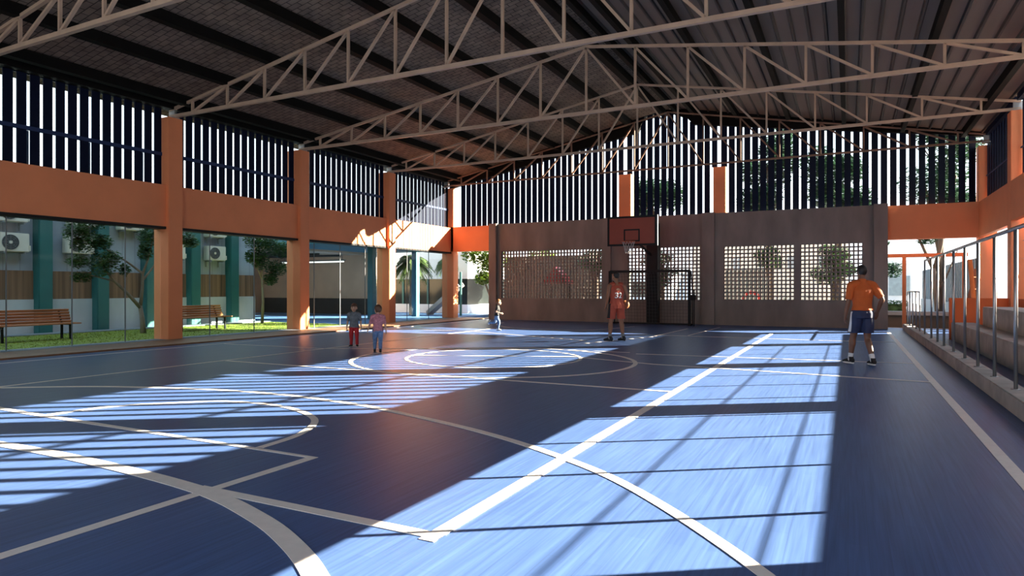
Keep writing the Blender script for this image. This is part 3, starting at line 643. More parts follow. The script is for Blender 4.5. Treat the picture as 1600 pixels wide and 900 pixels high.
tree('tree', (X, 18.5, 0), 'small bushy tree left of the second orange column', ([(X, 18.5, 0), (X, 18.55, 0.9), (X, 18.5, 1.8), (X, 18.5, 2.6)], [0.06, 0.05, 0.04, 0.02]),
     [([(X, 18.52, 1.5), (X, 18.9, 2.0), (X, 19.4, 2.4)], [0.03, 0.02, 0.01]), ([(X, 18.52, 1.7), (X, 18.2, 2.3), (X, 18.0, 2.8)], [0.03, 0.02, 0.01])],
     [((X, 18.2, 3.3), (.5, .5, .5)), ((X, 18.8, 3.1), (.5, .5, .45)), ((X, 19.5, 2.95), (.4, .5, .35)), ((X, 18.4, 2.5), (.4, .35, .4)), ((X, 19.2, 2.2), (.4, .5, .35)), ((X, 18.9, 1.75), (.3, .35, .25)), ((X, 17.95, 2.6), (.25, .2, .3))], n=620, size=0.065)
def palm(base, h, crown, label, nf=44, L=1.3, leaf=PALMG):
    b = V(base); t = thing('palm_tree', base, label, 'palm')
    MB().tube([b, b + V((0.05, 0, h * .5)), b + V((0, 0, h))], [0.16, 0.13, 0.11], 10).build('trunk', BARK, t, True)
    m = MB(); top = b + V((0, 0, h))
    for k in range(nf):
        a = 2 * PI * k / nf * 2.4; el = random.uniform(-0.5, 1.25); ln = L * random.uniform(0.7, 1.1); prev = None; pts = []
        for i in range(7):
            q = i / 6; p = top + V((math.cos(a) * math.cos(el), math.sin(a) * math.cos(el), math.sin(el))) * ln * q + V((0, 0, -0.75 * ln * q * q)); pts.append(p)
        for i in range(1, 7):
            d = (pts[i] - pts[i - 1]); s = d.cross(V((0, 0, 1))).normalized()
            for j in range(3):
                p = pts[i - 1] + d * j / 3
                for sg in (-1, 1):
                    tip = p + s * sg * 0.24 * crown + d.normalized() * 0.18 + V((0, 0, -0.1)); wv = d.normalized() * 0.025
                    m.add([p - wv, p + wv, tip], [(0, 1, 2)])
        m.tube(pts, [0.015] * 7, 4)
    m.build('fronds', leaf, t, fix=False); return t
palm((-19.9, 27.6, -0.13), 2.9, 1.0, 'palm with thick pale trunk in front of the white building', 90, 1.15)
palm((-18.9, 29.3, -0.13), 2.9, 0.8, 'thin palm behind the fourth column of the left row', 50, 0.7)
tree('tree', (-16.6, 29.9, -0.13), 'bright sunlit garden tree left of the concrete wall', ([(-16.6, 29.9, -.13), (-16.6, 29.9, 1.0), (-16.95, 29.6, 2.2)], [0.07, 0.06, 0.04]),
     [([(-16.6, 29.9, 1.3), (-16.6, 29.7, 1.9), (-16.4, 29.7, 2.4)], [0.03, 0.02, 0.01])],
     [((-16.6, 29.9, 2.6), (.8, .8, .75)), ((-16.3, 29.8, 2.9), (.7, .7, .7)), ((-17.4, 29.6, 3.2), (.7, .7, .6)), ((-16.7, 29.4, 1.9), (.5, .5, .35))], leaf=LEAF_B, n=420, size=0.10)
tree('tree', (-15.2, 33.5, -0.13), 'second sunlit tree behind the garden tree by the concrete wall', ([(-15.2, 33.5, -.13), (-15.2, 33.5, 2.4)], [0.07, 0.05]),
     [], [((-15.2, 33.5, 2.9), (.9, .9, 1.0)), ((-14.6, 33.5, 2.2), (.6, .6, .6))], leaf=LEAF_B, n=330, size=0.12)
tag(MB().box(-24, -12, 37, 41, -0.13, -0.05).build('lawn', GRASSM), 'lawn beyond the back left opening', 'lawn', None, 'stuff')
fb = thing('far_building', (-20, 52, -0.13), 'pale blue white building far behind the garden tree', 'building')
MB().box(-30, -12, 50, 56, -0.13, 2.6).build('wall', M('pale_blue_render', (0.55, 0.62, 0.70), 0.8), fb)
for k in range(6): MB().box(-29 + k * 2.8, -27.6 + k * 2.8, 49.95, 50.02, 0.8, 1.9).build('window', WINB, fb)
MB().box(-30.3, -11.7, 49.8, 56.2, 2.6, 2.8).build('roof', WHITEW, fb)

# trees seen through the gable louvres and the block lattice
def big_tree(x, y, z0, z1, w_, label, leaf=LEAF_D, n=300, size=0.13):
    cl = []
    for k in range(9):
        z = random.uniform(z0, z1); cl.append(((x + random.uniform(-.6, .6) * w_, y + random.uniform(-.6, .6) * w_, z), (w_ * .55, w_ * .55, (z1 - z0) * .2)))
    br = [([(x, y, z0 * .7), (x + random.uniform(-1, 1) * w_ * .4, y, (z0 + z1) / 2), (x + random.uniform(-1, 1) * w_ * .7, y, z1 * .9)], [0.07, 0.05, 0.02]) for _ in range(5)]
    return tree('tree', (x, y, -0.13), label, ([(x, y, -.13), (x + .05, y, z0), (x, y, z1 * .85)], [0.16, 0.13, 0.05]), br, cl, BARK_D, leaf, n, size)
big_tree(-8.2, 30.5, 3.2, 6.6, 1.3, 'dark tree behind the backboard, seen through the gable louvre', n=200)
big_tree(-3.2, 31.5, 4.6, 8.0, 1.3, 'dark tree behind the wall, left of the wide gable louvre', n=190)
big_tree(-0.4, 33.5, 4.2, 7.6, 1.5, 'dark tree behind the middle of the wide gable louvre', n=190)
big_tree(3.6, 34.5, 4.0, 8.6, 1.7, 'tall forked tree beyond the exit, crown behind the louvre', n=170)
big_tree(-2.9, 29.3, 2.3, 3.1, 0.7, 'round topped small tree behind the third block screen', LEAF, n=260, size=0.09)
big_tree(-0.5, 29.0, 1.7, 3.2, 0.8, 'leafy small tree behind the rightmost block screen', LEAF, n=260, size=0.09)
big_tree(-10.6, 29.3, 1.9, 3.2, 0.9, 'leafy small tree behind the leftmost block screen', LEAF, n=220, size=0.09)
big_tree(-7.4, 29.0, 1.6, 3.1, 0.8, 'leafy small tree behind the hoop screen', LEAF, n=220, size=0.09)
tree('conifer', (1.5, 37, -0.13), 'conifer at the left edge of the exit opening', ([(1.5, 37, -.13), (1.5, 37, 5.4)], [0.12, 0.04]),
     [], [((1.1, 37, 4.5), (.7, .7, .5)), ((1.3, 37, 3.6), (.5, .6, .4)), ((1.9, 37, 2.3), (.6, .5, .4)), ((1.1, 37, 2.9), (.5, .5, .35))], leaf=LEAF_D, n=330, size=0.1)
tree('forked_tree', (3.3, 31.5, -0.13), 'forked bare trunk tree in front of the slate wall', ([(3.3, 31.5, -.13), (3.2, 31.5, 1.0), (3.1, 31.5, 2.2)], [0.14, 0.12, 0.10]),
     [([(3.1, 31.5, 2.1), (2.75, 31.5, 3.0), (2.3, 31.5, 4.1)], [0.08, 0.06, 0.03]), ([(3.1, 31.5, 2.0), (3.35, 31.5, 3.2), (3.5, 31.5, 4.6)], [0.10, 0.08, 0.04]), ([(3.2, 31.5, 1.2), (3.5, 31.5, 1.8), (3.9, 31.5, 2.9)], [0.05, 0.04, 0.02])],
     [((2.85, 31.5, 3.35), (.4, .35, .2)), ((2.4, 31.5, 4.4), (.6, .5, .4))], BARK_D, LEAF_D, 360, 0.08)
for i, (x0, x1, zz, mt, lab) in enumerate([(-16.2, -10.95, 2.95, M('dull_olive_render', (0.16, 0.14, 0.11), 0.8), 'dull brown garden wall behind the leftmost block screen'), (-10.4, -9.4, 2.1, M('dull_green_render', (0.12, 0.13, 0.09), 0.8), 'olive garden wall behind the hoop'), (-4.95, -3.0, 2.15, M('grey_green_render', (0.19, 0.21, 0.20), 0.8), 'grey green garden wall behind the third block screen')]):
    gw = thing('garden_wall', ((x0 + x1) / 2, 30.8, -0.13), lab, 'garden wall')
    MB().box(x0, x1, 30.8, 31.0, -0.13, zz).build('wall_panel', mt, gw); MB().box(x0 - .04, x1 + .04, 30.75, 31.05, zz, zz + 0.06).build('coping', mt, gw)
ph = thing('play_tower', (-11.6, 27.3, -0.13), 'red playground tower behind the leftmost block screen', 'play tower')
for x in (-12.1, -11.2):
    for y in (27.0, 27.6): MB().tube([(x, y, -.13), (x, y, 1.7)], 0.04, 8).build('post', BLACK, ph)
MB().prism([(-12.3, 1.6), (-11.0, 1.6), (-11.65, 2.35)], 'y', 26.9, 27.7).build('roof', RED, ph)
MB().box(-12.1, -11.2, 27.0, 27.6, 0.5, 0.58).build('deck', BLACK, ph)
MB().bar((-11.2, 27.3, 0.6), (-10.4, 27.3, 0.0), 0.45, 0.05, (0, 0, 1)).build('chute', RED, ph)
rr = thing('spring_rider', (-3.35, 27.0, -0.13), 'small red playground spring rider behind the third block screen', 'play equipment')
MB().tube([(-3.35 + 0.28 * math.cos(a), 27.0, 0.95 + 0.28 * math.sin(a)) for a in [R(k * 20) for k in range(-1, 11)]], 0.07, 8).build('arch', RED, rr)
MB().tube([(-3.35, 27, -.13), (-3.35, 27, 0.75)], 0.12, 10).build('spring', BLACK, rr)
MB().bbox(-3.7, -3.0, 26.85, 27.15, 0.7, 0.82, 0.03).build('seat', BLACK, rr)
for i, (x, y) in enumerate(((-2.2, 28.6), (-1.3, 28.3), (-0.2, 27.9))):
    m = MB(); m.ell((x, y, 0.3), (.4, .3, .45)); leaves(m, (x, y, 0.5), (.55, .4, .55), 500, 0.06)
    tag(m.build('shrub', LEAF, fix=False), ['low shrub at the left foot of the third block screen', 'low shrub under the screen mullion behind the wall', 'low shrub behind the man in orange'][i], 'shrub')
fw = thing('warm_building', (-6, 60, -0.13), 'warm beige apartment block far behind the block screens', 'building')
MB().box(-12, 0, 58, 66, -0.13, 5.5).build('wall', WARMW, fw)
for k in range(5): MB().box(-11 + k * 2.2, -10.2 + k * 2.2, 57.95, 58.02, 3.0, 3.9).build('window', M('grey_pane', (0.3, 0.3, 0.3), 0.3), fw)

# ------------------------------------------------------------------ basketball hoop and goal
hp = thing('basketball_hoop', (-6.75, 25.2, 0), 'red basketball backboard with net on a black post', 'basketball hoop')
MB().bbox(-6.98, -6.55, 25.1, 25.5, 0, 3.95, 0.03).build('post', BLACK, hp)
BX, BY, BW, BH, BZ = -6.93, 23.0, 1.80, 1.05, 2.93
m = MB()
for dz in (0.3, 0.8): m.bar((-6.8, 25.2, BZ + dz), (BX, BY + 0.03, BZ + dz), 0.09)
m.bar((-6.8, 25.1, BZ - 0.25), (BX, BY + 0.06, BZ + 0.3), 0.06); m.build('arm', BLACK, hp)
MB().bbox(BX - BW / 2, BX + BW / 2, BY, BY + 0.04, BZ, BZ + BH, 0.004).build('backboard', BOARD_R, hp)
def frame(m, x0, x1, z0, z1, w_, y0, y1):
    m.box(x0, x1, y0, y1, z0, z0 + w_); m.box(x0, x1, y0, y1, z1 - w_, z1); m.box(x0, x0 + w_, y0, y1, z0 + w_, z1 - w_); m.box(x1 - w_, x1, y0, y1, z0 + w_, z1 - w_); return m
frame(MB(), BX - BW / 2 - 0.01, BX + BW / 2 + 0.01, BZ - 0.01, BZ + BH + 0.01, 0.07, BY - 0.012, BY + 0.03).build('backboard_border', BLACK, hp)
frame(MB(), BX - 0.295, BX + 0.295, BZ + 0.14, BZ + 0.59, 0.05, BY - 0.006, BY + 0.002).build('target_square', BLACK, hp)
MB().box(BX + BW / 2 + 0.01, BX + BW / 2 + 0.045, BY - 0.02, BY + 0.06, BZ - 0.02, BZ + BH + 0.02).build('side_edge', ALU, hp)
rc = V((BX, BY - 0.38, BZ + 0.12))
m = MB().tube([rc + V((0.225 * math.cos(2 * PI * k / 32), 0.225 * math.sin(2 * PI * k / 32), 0)) for k in range(32)], 0.011, 8, closed=True)
m.bar(rc + V((0, 0.225, 0)), rc + V((0, 0.38, 0)), 0.1, 0.02); rim = m.build('rim', RIM, hp, True)
m = MB()
for k in range(12):
    for sg in (-1, 1):
        pts = []
        for i in range(7):
            q = i / 6; a = 2 * PI * (k / 12 + sg * q * 0.16); r = 0.225 * (1 - q) ** 1.3 + 0.115 * (1 - (1 - q) ** 1.3); pts.append(rc + V((r * math.cos(a), r * math.sin(a), -0.42 * q)))
        m.tube(pts, 0.0045, 4)
m.build('net', NETW, rim)
gl = thing('futsal_goal', (-6.8, 25.1, 0), 'black framed futsal goal with net against the concrete wall', 'goal')
gx0, gx1, gy = -8.25, -5.2, 24.5
for x in (gx0, gx1): MB().bbox(x - 0.05, x + 0.05, gy - 0.05, gy + 0.05, 0, 2.06, 0.012).build('post', BLACK, gl)
MB().bbox(gx0, gx1, gy - 0.045, gy + 0.045, 1.99, 2.08, 0.012).build('crossbar', BLACK, gl)
for x in (gx0, gx1): MB().tube([(x, gy, 2.05), (x, gy + 0.35, 1.95), (x, gy + 0.5, 1.2), (x, gy + 0.55, 0.03)], 0.02, 8).build('back_stay', BLACK, gl)
for x in (gx0, gx1): MB().bar((x, gy, 0.03), (x, gy + 0.55, 0.03), 0.05).build('ground_bar', BLACK, gl)
MB().bar((gx0, gy + 0.55, 0.03), (gx1, gy + 0.55, 0.03), 0.05).build('ground_bar', BLACK, gl)
m = MB()
for k in range(27):
    x = gx0 + (gx1 - gx0) * k / 26; m.tube([(x, gy + 0.1, 2.04), (x, gy + 0.35, 1.93), (x, gy + 0.5, 1.2), (x, gy + 0.55, 0.03)], 0.0055, 4)
for k in range(16):
    z = 0.06 + 1.9 * k / 15; yy = gy + 0.55 - 0.05 * (z / 1.2) if z < 1.2 else gy + 0.5 - 0.15 * (z - 1.2) / 0.75
    m.tube([(gx0, yy, z), (gx1, yy, z)], 0.0055, 4)
m.build('net', NETD, gl)
MB().bbox(gx1 + 0.05, gx1 + 0.22, gy - 0.1, gy + 0.1, 0.95, 1.15, 0.02).build('clamp', BLACK, gl)
MB().tube([(gx1 + 0.17, gy, 0.0), (gx1 + 0.17, gy, 1.35)], 0.022, 8).build('tie_post', BLACK, gl)

# ------------------------------------------------------------------ people
def baked(m, name, mat, parent, voxel, smooth=4, fold=0.0, ffreq=9.0, fstretch=(1, 1, 0.5)):
    o = m.build(name, mat, parent)
    rm = o.modifiers.new('r', 'REMESH'); rm.mode = 'VOXEL'; rm.voxel_size = voxel; rm.use_smooth_shade = True
    sm = o.modifiers.new('s', 'SMOOTH'); sm.factor = 0.5; sm.iterations = smooth
    bpy.context.view_layer.update()
    dg = bpy.context.evaluated_depsgraph_get(); me = bpy.data.meshes.new_from_object(o.evaluated_get(dg))
    o.modifiers.clear(); o.data = me
    if not me.materials: me.materials.append(mat)
    if fold:
        for v in me.vertices:
            p = V((v.co.x * ffreq * fstretch[0], v.co.y * ffreq * fstretch[1], v.co.z * ffreq * fstretch[2]))
            v.co += v.normal * fold * noise.noise(p)
        me.update()
    return o
def hem(o, z):
    bm = bmesh.new(); bm.from_mesh(o.data)
    bmesh.ops.bisect_plane(bm, geom=bm.verts[:] + bm.edges[:] + bm.faces[:], plane_co=(0, 0, z), plane_no=(0, 0, -1), clear_outer=True)
    bmesh.ops.holes_fill(bm, edges=[e for e in bm.edges if e.is_boundary], sides=0)
    bm.to_mesh(o.data); bm.free()
def clear_body(o, body, m):
    bv = BVHTree.FromPolygons([v.co.copy() for v in body.data.vertices], [tuple(p.vertices) for p in body.data.polygons])
    for v in o.data.vertices:
        loc, nrm, _, dist = bv.find_nearest(v.co)
        if loc is not None and (v.co - loc).dot(nrm) < m: v.co = loc + nrm * m
    o.data.update()
def hand(m, w_, d, nrm, th, s, curl=0.5):
    """palm, four bent fingers and a thumb; d towards the fingertips, nrm out of the palm, th towards the thumb"""
    w_, d, nrm, th = V(w_), V(d).normalized(), V(nrm).normalized(), V(th).normalized()
    m.rings([(w_ - d * .03 * s, th * .024 * s, nrm * .019 * s), (w_ + d * .02 * s, th * .031 * s, nrm * .017 * s), (w_ + d * .06 * s, th * .040 * s, nrm * .016 * s), (w_ + d * .095 * s, th * .041 * s, nrm * .013 * s), (w_ + d * .102 * s, th * .036 * s, nrm * .010 * s)], 14, 2.6)
    for off, L in ((.031, .074), (.010, .083), (-.011, .077), (-.031, .060)):
        p = w_ + d * .09 * s + th * off * s; pts = [p]; a = curl * 0.5; dd = d
        for f in (.45, .32, .26):
            dd = d * math.cos(a) + nrm * math.sin(a); p = p + dd * L * f * s; pts.append(p); a += curl
        m.limb(pts, [.0092 * s, .0086 * s, .008 * s, .0066 * s], 8, 2)
    p = w_ + d * .03 * s + th * .026 * s; d1 = (d * .62 + th * .62 + nrm * .4).normalized(); d2 = (d * .85 + th * .15 + nrm * .5).normalized()
    m.limb([p, p + d1 * .042 * s, p + d1 * .042 * s + d2 * .03 * s, p + d1 * .042 * s + d2 * .052 * s], [.0135 * s, .011 * s, .0098 * s, .008 * s], 8, 2)
def shoe(parent, an, yaw, pitch, s, upper, sole_m):
    rot = Matrix.Rotation(yaw, 3, 'Z') @ Matrix.Rotation(-pitch, 3, 'X'); an = V(an)
    def P(x, y, z): return an + rot @ V((x * s, y * s, (z - .085) * s))
    ax = rot @ V((1, 0, 0)); az = rot @ V((0, 0, 1))
    u = MB(); u.rings([(P(0, -.085, .055), ax * .022 * s, az * .03 * s), (P(0, -.07, .06), ax * .034 * s, az * .044 * s), (P(0, -.02, .065), ax * .038 * s, az * .052 * s), (P(0, .03, .06), ax * .041 * s, az * .045 * s), (P(0, .09, .048), ax * .047 * s, az * .034 * s), (P(0, .14, .040), ax * .045 * s, az * .026 * s), (P(0, .175, .034), ax * .03 * s, az * .018 * s), (P(0, .185, .03), ax * .012 * s, az * .008 * s)], 16)
    ay = rot @ V((0, 1, 0))
    u.rings([(P(0, -.02, .06), ax * .040 * s, ay * .055 * s), (P(0, -.015, .10), ax * .041 * s, ay * .05 * s), (P(0, -.012, .125), ax * .042 * s, ay * .05 * s)], 14)
    so = u.build('shoe', upper, parent, True)
    q = MB(); n = 20
    def outline(z, g):
        o = []
        for k in range(n):
            t = 2 * PI * k / n; y = .05 + .138 * g * math.sin(t); wx = (.044 if y > .05 else .038) * g; o.append(P(wx * math.cos(t), y, z))
        return o
    q.add(outline(0.0, .97) + outline(.022, 1.0) + outline(.028, .97), [tuple(range(n - 1, -1, -1)), tuple(range(2 * n, 3 * n))] + [(r * n + k, r * n + (k + 1) % n, (r + 1) * n + (k + 1) % n, (r + 1) * n + k) for r in (0, 1) for k in range(n)])
    q.build('sole', sole_m, so)
    return so
def head(m, c, s, yaw, kid=False, tilt=0.0):
    rot = Matrix.Rotation(yaw, 3, 'Z') @ Matrix.Rotation(tilt, 3, 'X'); c = V(c)
    w_, d, h = (.074, .094, .115) if not kid else (.072, .086, .098)
    P = lambda x, y, z: c + rot @ (V((x, y, z)) * s)
    m.ell(P(0, -.008, .022 if not kid else .014), (w_ * s, d * s, h * .83 * s), rot, 20, 14)
    m.ell(P(0, .022, -.035), (w_ * .80 * s, d * .72 * s, h * .62 * s), rot, 18, 12)       # jaw
    m.ell(P(0, .062, -.085 if not kid else -.072), (.024 * s, .022 * s, .018 * s), rot, 10, 8)  # chin
    nk = .80 if kid else 1.0; m.limb([P(0, .088 * nk, .012), P(0, .100 * nk, -.012), P(0, .103 * nk, -.020)], [.008 * s, .012 * s, .013 * s], 8, 2)  # nose
    for sg in (-1, 1): m.ell(P(sg * w_ * 1.02, -.004, -.008), (.011 * s, .020 * s, .031 * s), rot, 10, 8)   # ears
    return P, rot, w_, d, h
def face(parent, P0, rot, s, kid):
    fk = .885 if kid else 1.0; P = lambda x, y, z: P0(x, y * fk, z)
    m = MB()
    for sg in (-1, 1): m.ell(P(sg * .030, .082, .018), (.012 * s, .008 * s, .008 * s), rot, 8, 6)
    m.build('eyes', EYE, parent)
    MB().ell(P(0, .094, -.052), (.022 * s, .007 * s, .007 * s), rot, 10, 6).build('mouth', LIP, parent)
    m = MB()
    for sg in (-1, 1): m.bar(P(sg * .016, .090, .036), P(sg * .046, .080, .040), .008 * s)
    m.build('eyebrows', HAIR_B, parent)
def local_cloth(parent): return parent

def person(label, loc, rotdeg, Hs, J, kid, skin, hairm, hair_style, voxel, group=None, bulk=1.0, sleeve=None, shirtm=None, shirt_bottom=None, legs=None, legm=None, shoe_m=BLACKC, sole_m=WHITEC, socks=None, curl=0.5, tank=False, head_yaw=0, head_tilt=0):
    t = thing('person', (0, 0, 0), label, 'person', group)
    K = 0.585 if kid else 1.0           # limb radius factor in local (real) metres
    k = lambda v: v * K * bulk
    m = MB(); X = V((1, 0, 0)); Yv = V((0, 1, 0))
    pel, che, nec, hd = [V(J[n]) for n in ('pelvis', 'chest', 'neck', 'head')]
    hs = 1.0 if not kid else 0.92
    P, hrot, hw, hdp, hh = head(m, hd, hs, R(head_yaw), kid, R(head_tilt))
    cen = lambda q: pel.lerp(che, q / .6) if q < .6 else che.lerp(nec, (q - .6) / .4)
    prof = [(-.14, .115, .10), (-.05, .155, .115), (.08, .160, .113), (.25, .145, .102), (.42, .152, .108), (.6, .172, .118), (.74, .178, .115), (.84, .160, .098), (.92, .105, .075), (1.0, .062, .062)]
    def torso(m, gx, gy, q0, q1, flare=0):
        rs = []
        for q, rx, ry in prof:
            if q0 - 1e-6 <= q <= q1 + 1e-6:
                c = cen(q) if q >= 0 else pel + (pel - che) * (-q / .6)
                e = flare * max(0, (.3 - q)); rs.append((c, X * (k(rx) * gx + e), Yv * (k(ry) * gy + e)))
        m.rings(rs, 24, 2.25)
    torso(m, 1, 1, -.2, 1.0)
    m.limb([nec - V((0, 0, .05 * K)), nec, hd + V((0, -.01, -.04)) * (1 if not kid else .9)], [k(.062), k(.056), k(.054)], 14, 4)
    for sd_ in 'LR':
        sh, el, wr = [V(J[n + sd_]) for n in ('sh', 'el', 'wr')]; hp_, kn, an = [V(J[n + sd_]) for n in ('hip', 'kn', 'an')]
        m.limb([nec.lerp(sh, .45) + V((0, 0, .005)), sh, sh.lerp(el, .35), el, el.lerp(wr, .3), wr], [k(.052), k(.062), k(.052), k(.040), k(.041), k(.027)], 14, 5)
        m.limb([hp_, hp_.lerp(kn, .4), kn, kn.lerp(an, .3), an.lerp(kn, .15), an - V((0, 0, .02 * K))], [k(.098), k(.083), k(.056), k(.060), k(.038), k(.038)], 16, 5)
        cb = kn.lerp(an, .28); fwd = V((0, 1, 0)); m.ell(cb - fwd * k(.018), (k(.050), k(.052), k(.09)), None, 12, 8)
        dv = (wr - el).normalized(); hdv = V(J.get('hand' + sd_, tuple(dv)))
        sg = -1 if sd_ == 'L' else 1
        nrm = V(J.get('palm' + sd_, (-sg, 0, 0))); nrm = (nrm - hdv * nrm.dot(hdv)).normalized(); th = nrm.cross(hdv) * (1 if sd_ == 'R' else -1)
        th = th if th.y >= -0.2 else -th
        hand(m, wr, hdv, nrm, th, (1.0 if not kid else .60), curl)
    body = baked(m, 'body', skin, t, voxel, 3)
    # hair
    hm = MB(); gr = 1.04 if hair_style == 'short' else 1.10
    hz = .022 if not kid else .014
    hm.ell(P(0, -.012, hz + .012), (hw * hs * gr, hdp * hs * gr * (1.0), hh * .83 * hs * gr), hrot, 22, 16)
    vs = []; inv = hrot.transposed()
    if hair_style == 'short':
        hm2 = MB(); hm2.ell(P(0, -.014, hz + .016), (hw * hs * 1.05, hdp * hs * 1.03, hh * .83 * hs * 1.03), hrot, 24, 18)
        cut = lambda l: l.z > (-.052 if l.y < -0.01 else (.0 if l.y < .03 else .055 + l.y * .2))
    else:
        hm2 = MB(); hm2.ell(P(0, -.016, hz + .014), (hw * hs * 1.14, hdp * hs * 1.12, hh * .86 * hs * 1.12), hrot, 24, 18)
        cut = lambda l: l.z > (-.055 if l.y < 0.015 else .038)
    ok = set(i for i, v in enumerate(hm2.v) if cut((inv @ (v - hd)) / hs))
    keep = [f for f in hm2.f if all(i in ok for i in f)]
    used = sorted(set(i for f in keep for i in f)); mp = {i: n for n, i in enumerate(used)}
    h3 = MB(); h3.v = [hm2.v[i] + V((noise.noise(hm2.v[i] * 60), noise.noise(hm2.v[i] * 60 + V((9, 0, 0))), noise.noise(hm2.v[i] * 60 + V((0, 9, 0))))) * (.004 if hair_style == 'short' else .008) for i in used]
    h3.f = [tuple(mp[i] for i in f) for f in keep]
    ho = h3.build('hair', hairm, t, True); so = ho.modifiers.new('thick', 'SOLIDIFY'); so.thickness = 0.02 * hs; so.offset = -0.6
    face(t, P, hrot, hs, kid)
    # shirt
    sm = MB(); sb = -.14 if shirt_bottom is None else shirt_bottom
    if tank:
        torso(sm, 1.10, 1.14, sb, .84)
        for sg, sd_ in ((-1, 'L'), (1, 'R')):
            sh = V(J['sh' + sd_]); q = nec.lerp(sh, .62); sm.limb([q + V((0, -.02 * K, -.08 * K)), q + V((0, 0, .012 * K)), q + V((0, .03 * K, -.08 * K))], [k(.05), k(.045), k(.05)], 12, 4)
            sm.limb([q + V((0, 0, -.02)), nec.lerp(sh, .35) + V((0, 0, .0))], [k(.05), k(.045)], 12, 3)
    else:
        torso(sm, 1.10, 1.16, sb, .92, .04 * K)
        for sd_ in 'LR':
            sh, el, wr = [V(J[n + sd_]) for n in ('sh', 'el', 'wr')]
            sm.limb([nec.lerp(sh, .4), sh + V((0, 0, .003)), sh.lerp(el, .45), sh.lerp(el, sleeve or .7)], [k(.058), k(.076), k(.073), k(.070)], 14, 5)
        sm.limb([nec - V((0, 0, .05 * K)), nec - V((0, 0, .005 * K))], [k(.082), k(.068)], 14, 3)
    shirt = baked(sm, 'shirt' if not tank else 'jersey', shirtm, t, voxel * 1.3, 3, .010 * K, 14 / K, (1, 1, .45))
    clear_body(shirt, body, .016 * K)
    # lower garment
    lm = MB(); long = legs == 'long'
    c0 = pel + (che - pel) * .16
    lm.rings([(c0, X * k(.165), Yv * k(.122)), (pel, X * k(.178), Yv * k(.135)), (pel - V((0, 0, .10 * K)), X * k(.17), Yv * k(.135))], 24, 2.3)
    for sd_ in 'LR':
        hp_, kn, an = [V(J[n + sd_]) for n in ('hip', 'kn', 'an')]
        if long: lm.limb([hp_, hp_.lerp(kn, .4), kn, kn.lerp(an, .5), kn.lerp(an, .88)], [k(.112), k(.098), k(.078), k(.066), k(.062)], 16, 5)
        else: lm.limb([hp_ + V((0, 0, .02)), hp_.lerp(kn, .35), hp_.lerp(kn, .7), hp_.lerp(kn, 1.0)], [k(.108), k(.106), k(.104), k(.104)], 18, 5)
    low = baked(lm, 'trousers' if long else 'shorts', legm, t, voxel * 1.3, 3, .012 * K, 13 / K, (1, 1, .35))
    clear_body(low, body, .008 * K)
    if not long: hem(low, V(J['pelvis']).z - .37)
    for sd_ in 'LR':
        an = V(J['an' + sd_]); kn = V(J['kn' + sd_])
        yw, pt = J.get('foot' + sd_, (0, 0))
        if socks:
            s_ = MB(); s_.limb([an - V((0, 0, .015)), an.lerp(kn, .12), an.lerp(kn, .24)], [k(.043), k(.043), k(.047)], 14, 3); s_.build('sock', socks, t, True)
        shoe(t, an, R(yw), R(pt), 1.0 if not kid else .60, shoe_m, sole_m)
    t.location = loc; t.rotation_euler = (0, 0, R(rotdeg)); t.scale = (1, 1, 1)
    return t, shirt, low

def wrapped_text(txt, size, cx, cz, target, parent, mat, name, thick=.004, side=-1, spacing=1.0):
    """lettering laid on the back of a garment (local -y side)"""
    cu = bpy.data.curves.new('t', 'FONT'); cu.body = txt; cu.size = size; cu.align_x = 'CENTER'; cu.space_character = spacing; cu.offset = size * 0.02
    ob = bpy.data.objects.new('t', cu); COL.objects.link(ob); bpy.context.view_layer.update()
    me = bpy.data.meshes.new_from_object(ob.evaluated_get(bpy.context.evaluated_depsgraph_get())); bpy.data.objects.remove(ob)
    bm = bmesh.new(); bm.from_mesh(me); bmesh.ops.triangulate(bm, faces=bm.faces[:])
    for _ in range(2): bmesh.ops.subdivide_edges(bm, edges=[e for e in bm.edges if e.calc_length() > size * .12], cuts=1)
    bmesh.ops.triangulate(bm, faces=bm.faces[:])
    tm = target.data; bv = BVHTree.FromPolygons([v.co.copy() for v in tm.vertices], [tuple(p.vertices) for p in tm.polygons])
    for v in bm.verts:
        o = V((cx + v.co.x, -2, cz + v.co.y)); h = bv.ray_cast(o, V((0, 1, 0)))
        y = h[0].y if h[0] is not None else 0
        v.co = V((o.x, y - .006, o.z))
    r = bmesh.ops.extrude_face_region(bm, geom=bm.faces[:])
    for v in [g for g in r['geom'] if isinstance(g, bmesh.types.BMVert)]: v.co.y -= thick * .5
    bm.to_mesh(me); bm.free(); me.materials.clear(); me.materials.append(mat)
    o = bpy.data.objects.new(name, me); COL.objects.link(o); o.parent = parent; return o

# man in the orange T-shirt, walking away; local +y is forward, x to his right
JA = dict(pelvis=(0, .0, .95), chest=(0, .02, 1.27), neck=(0, .02, 1.50), head=(0.012, .055, 1.685),
          shL=(-.19, .01, 1.445), elL=(-.265, -.01, 1.16), wrL=(-.285, .05, .90), shR=(.19, .01, 1.445), elR=(.315, -.07, 1.20), wrR=(.30, .05, .965),
          hipL=(-.09, 0, .92), knL=(-.105, .13, .50), anL=(-.135, .17, .095), hipR=(.09, 0, .92), knR=(.10, .02, .49), anR=(.10, -.16, .098), footL=(14, 0), footR=(-4, 2),
          palmL=(.8, -.5, 0), palmR=(-.7, -.6, 0))
man, tee, shorts = person('man in orange T-shirt and navy shorts walking away near the railing', (0.235, 13.55, 0), 27.1, 1.8, JA, False, SK_M, HAIR_K, 'short', .0065, 'people on the court',
    1.0, .66, TEE_O, -.02, 'short', NAVYC, BLACKC, WHITEC, WHITEC)
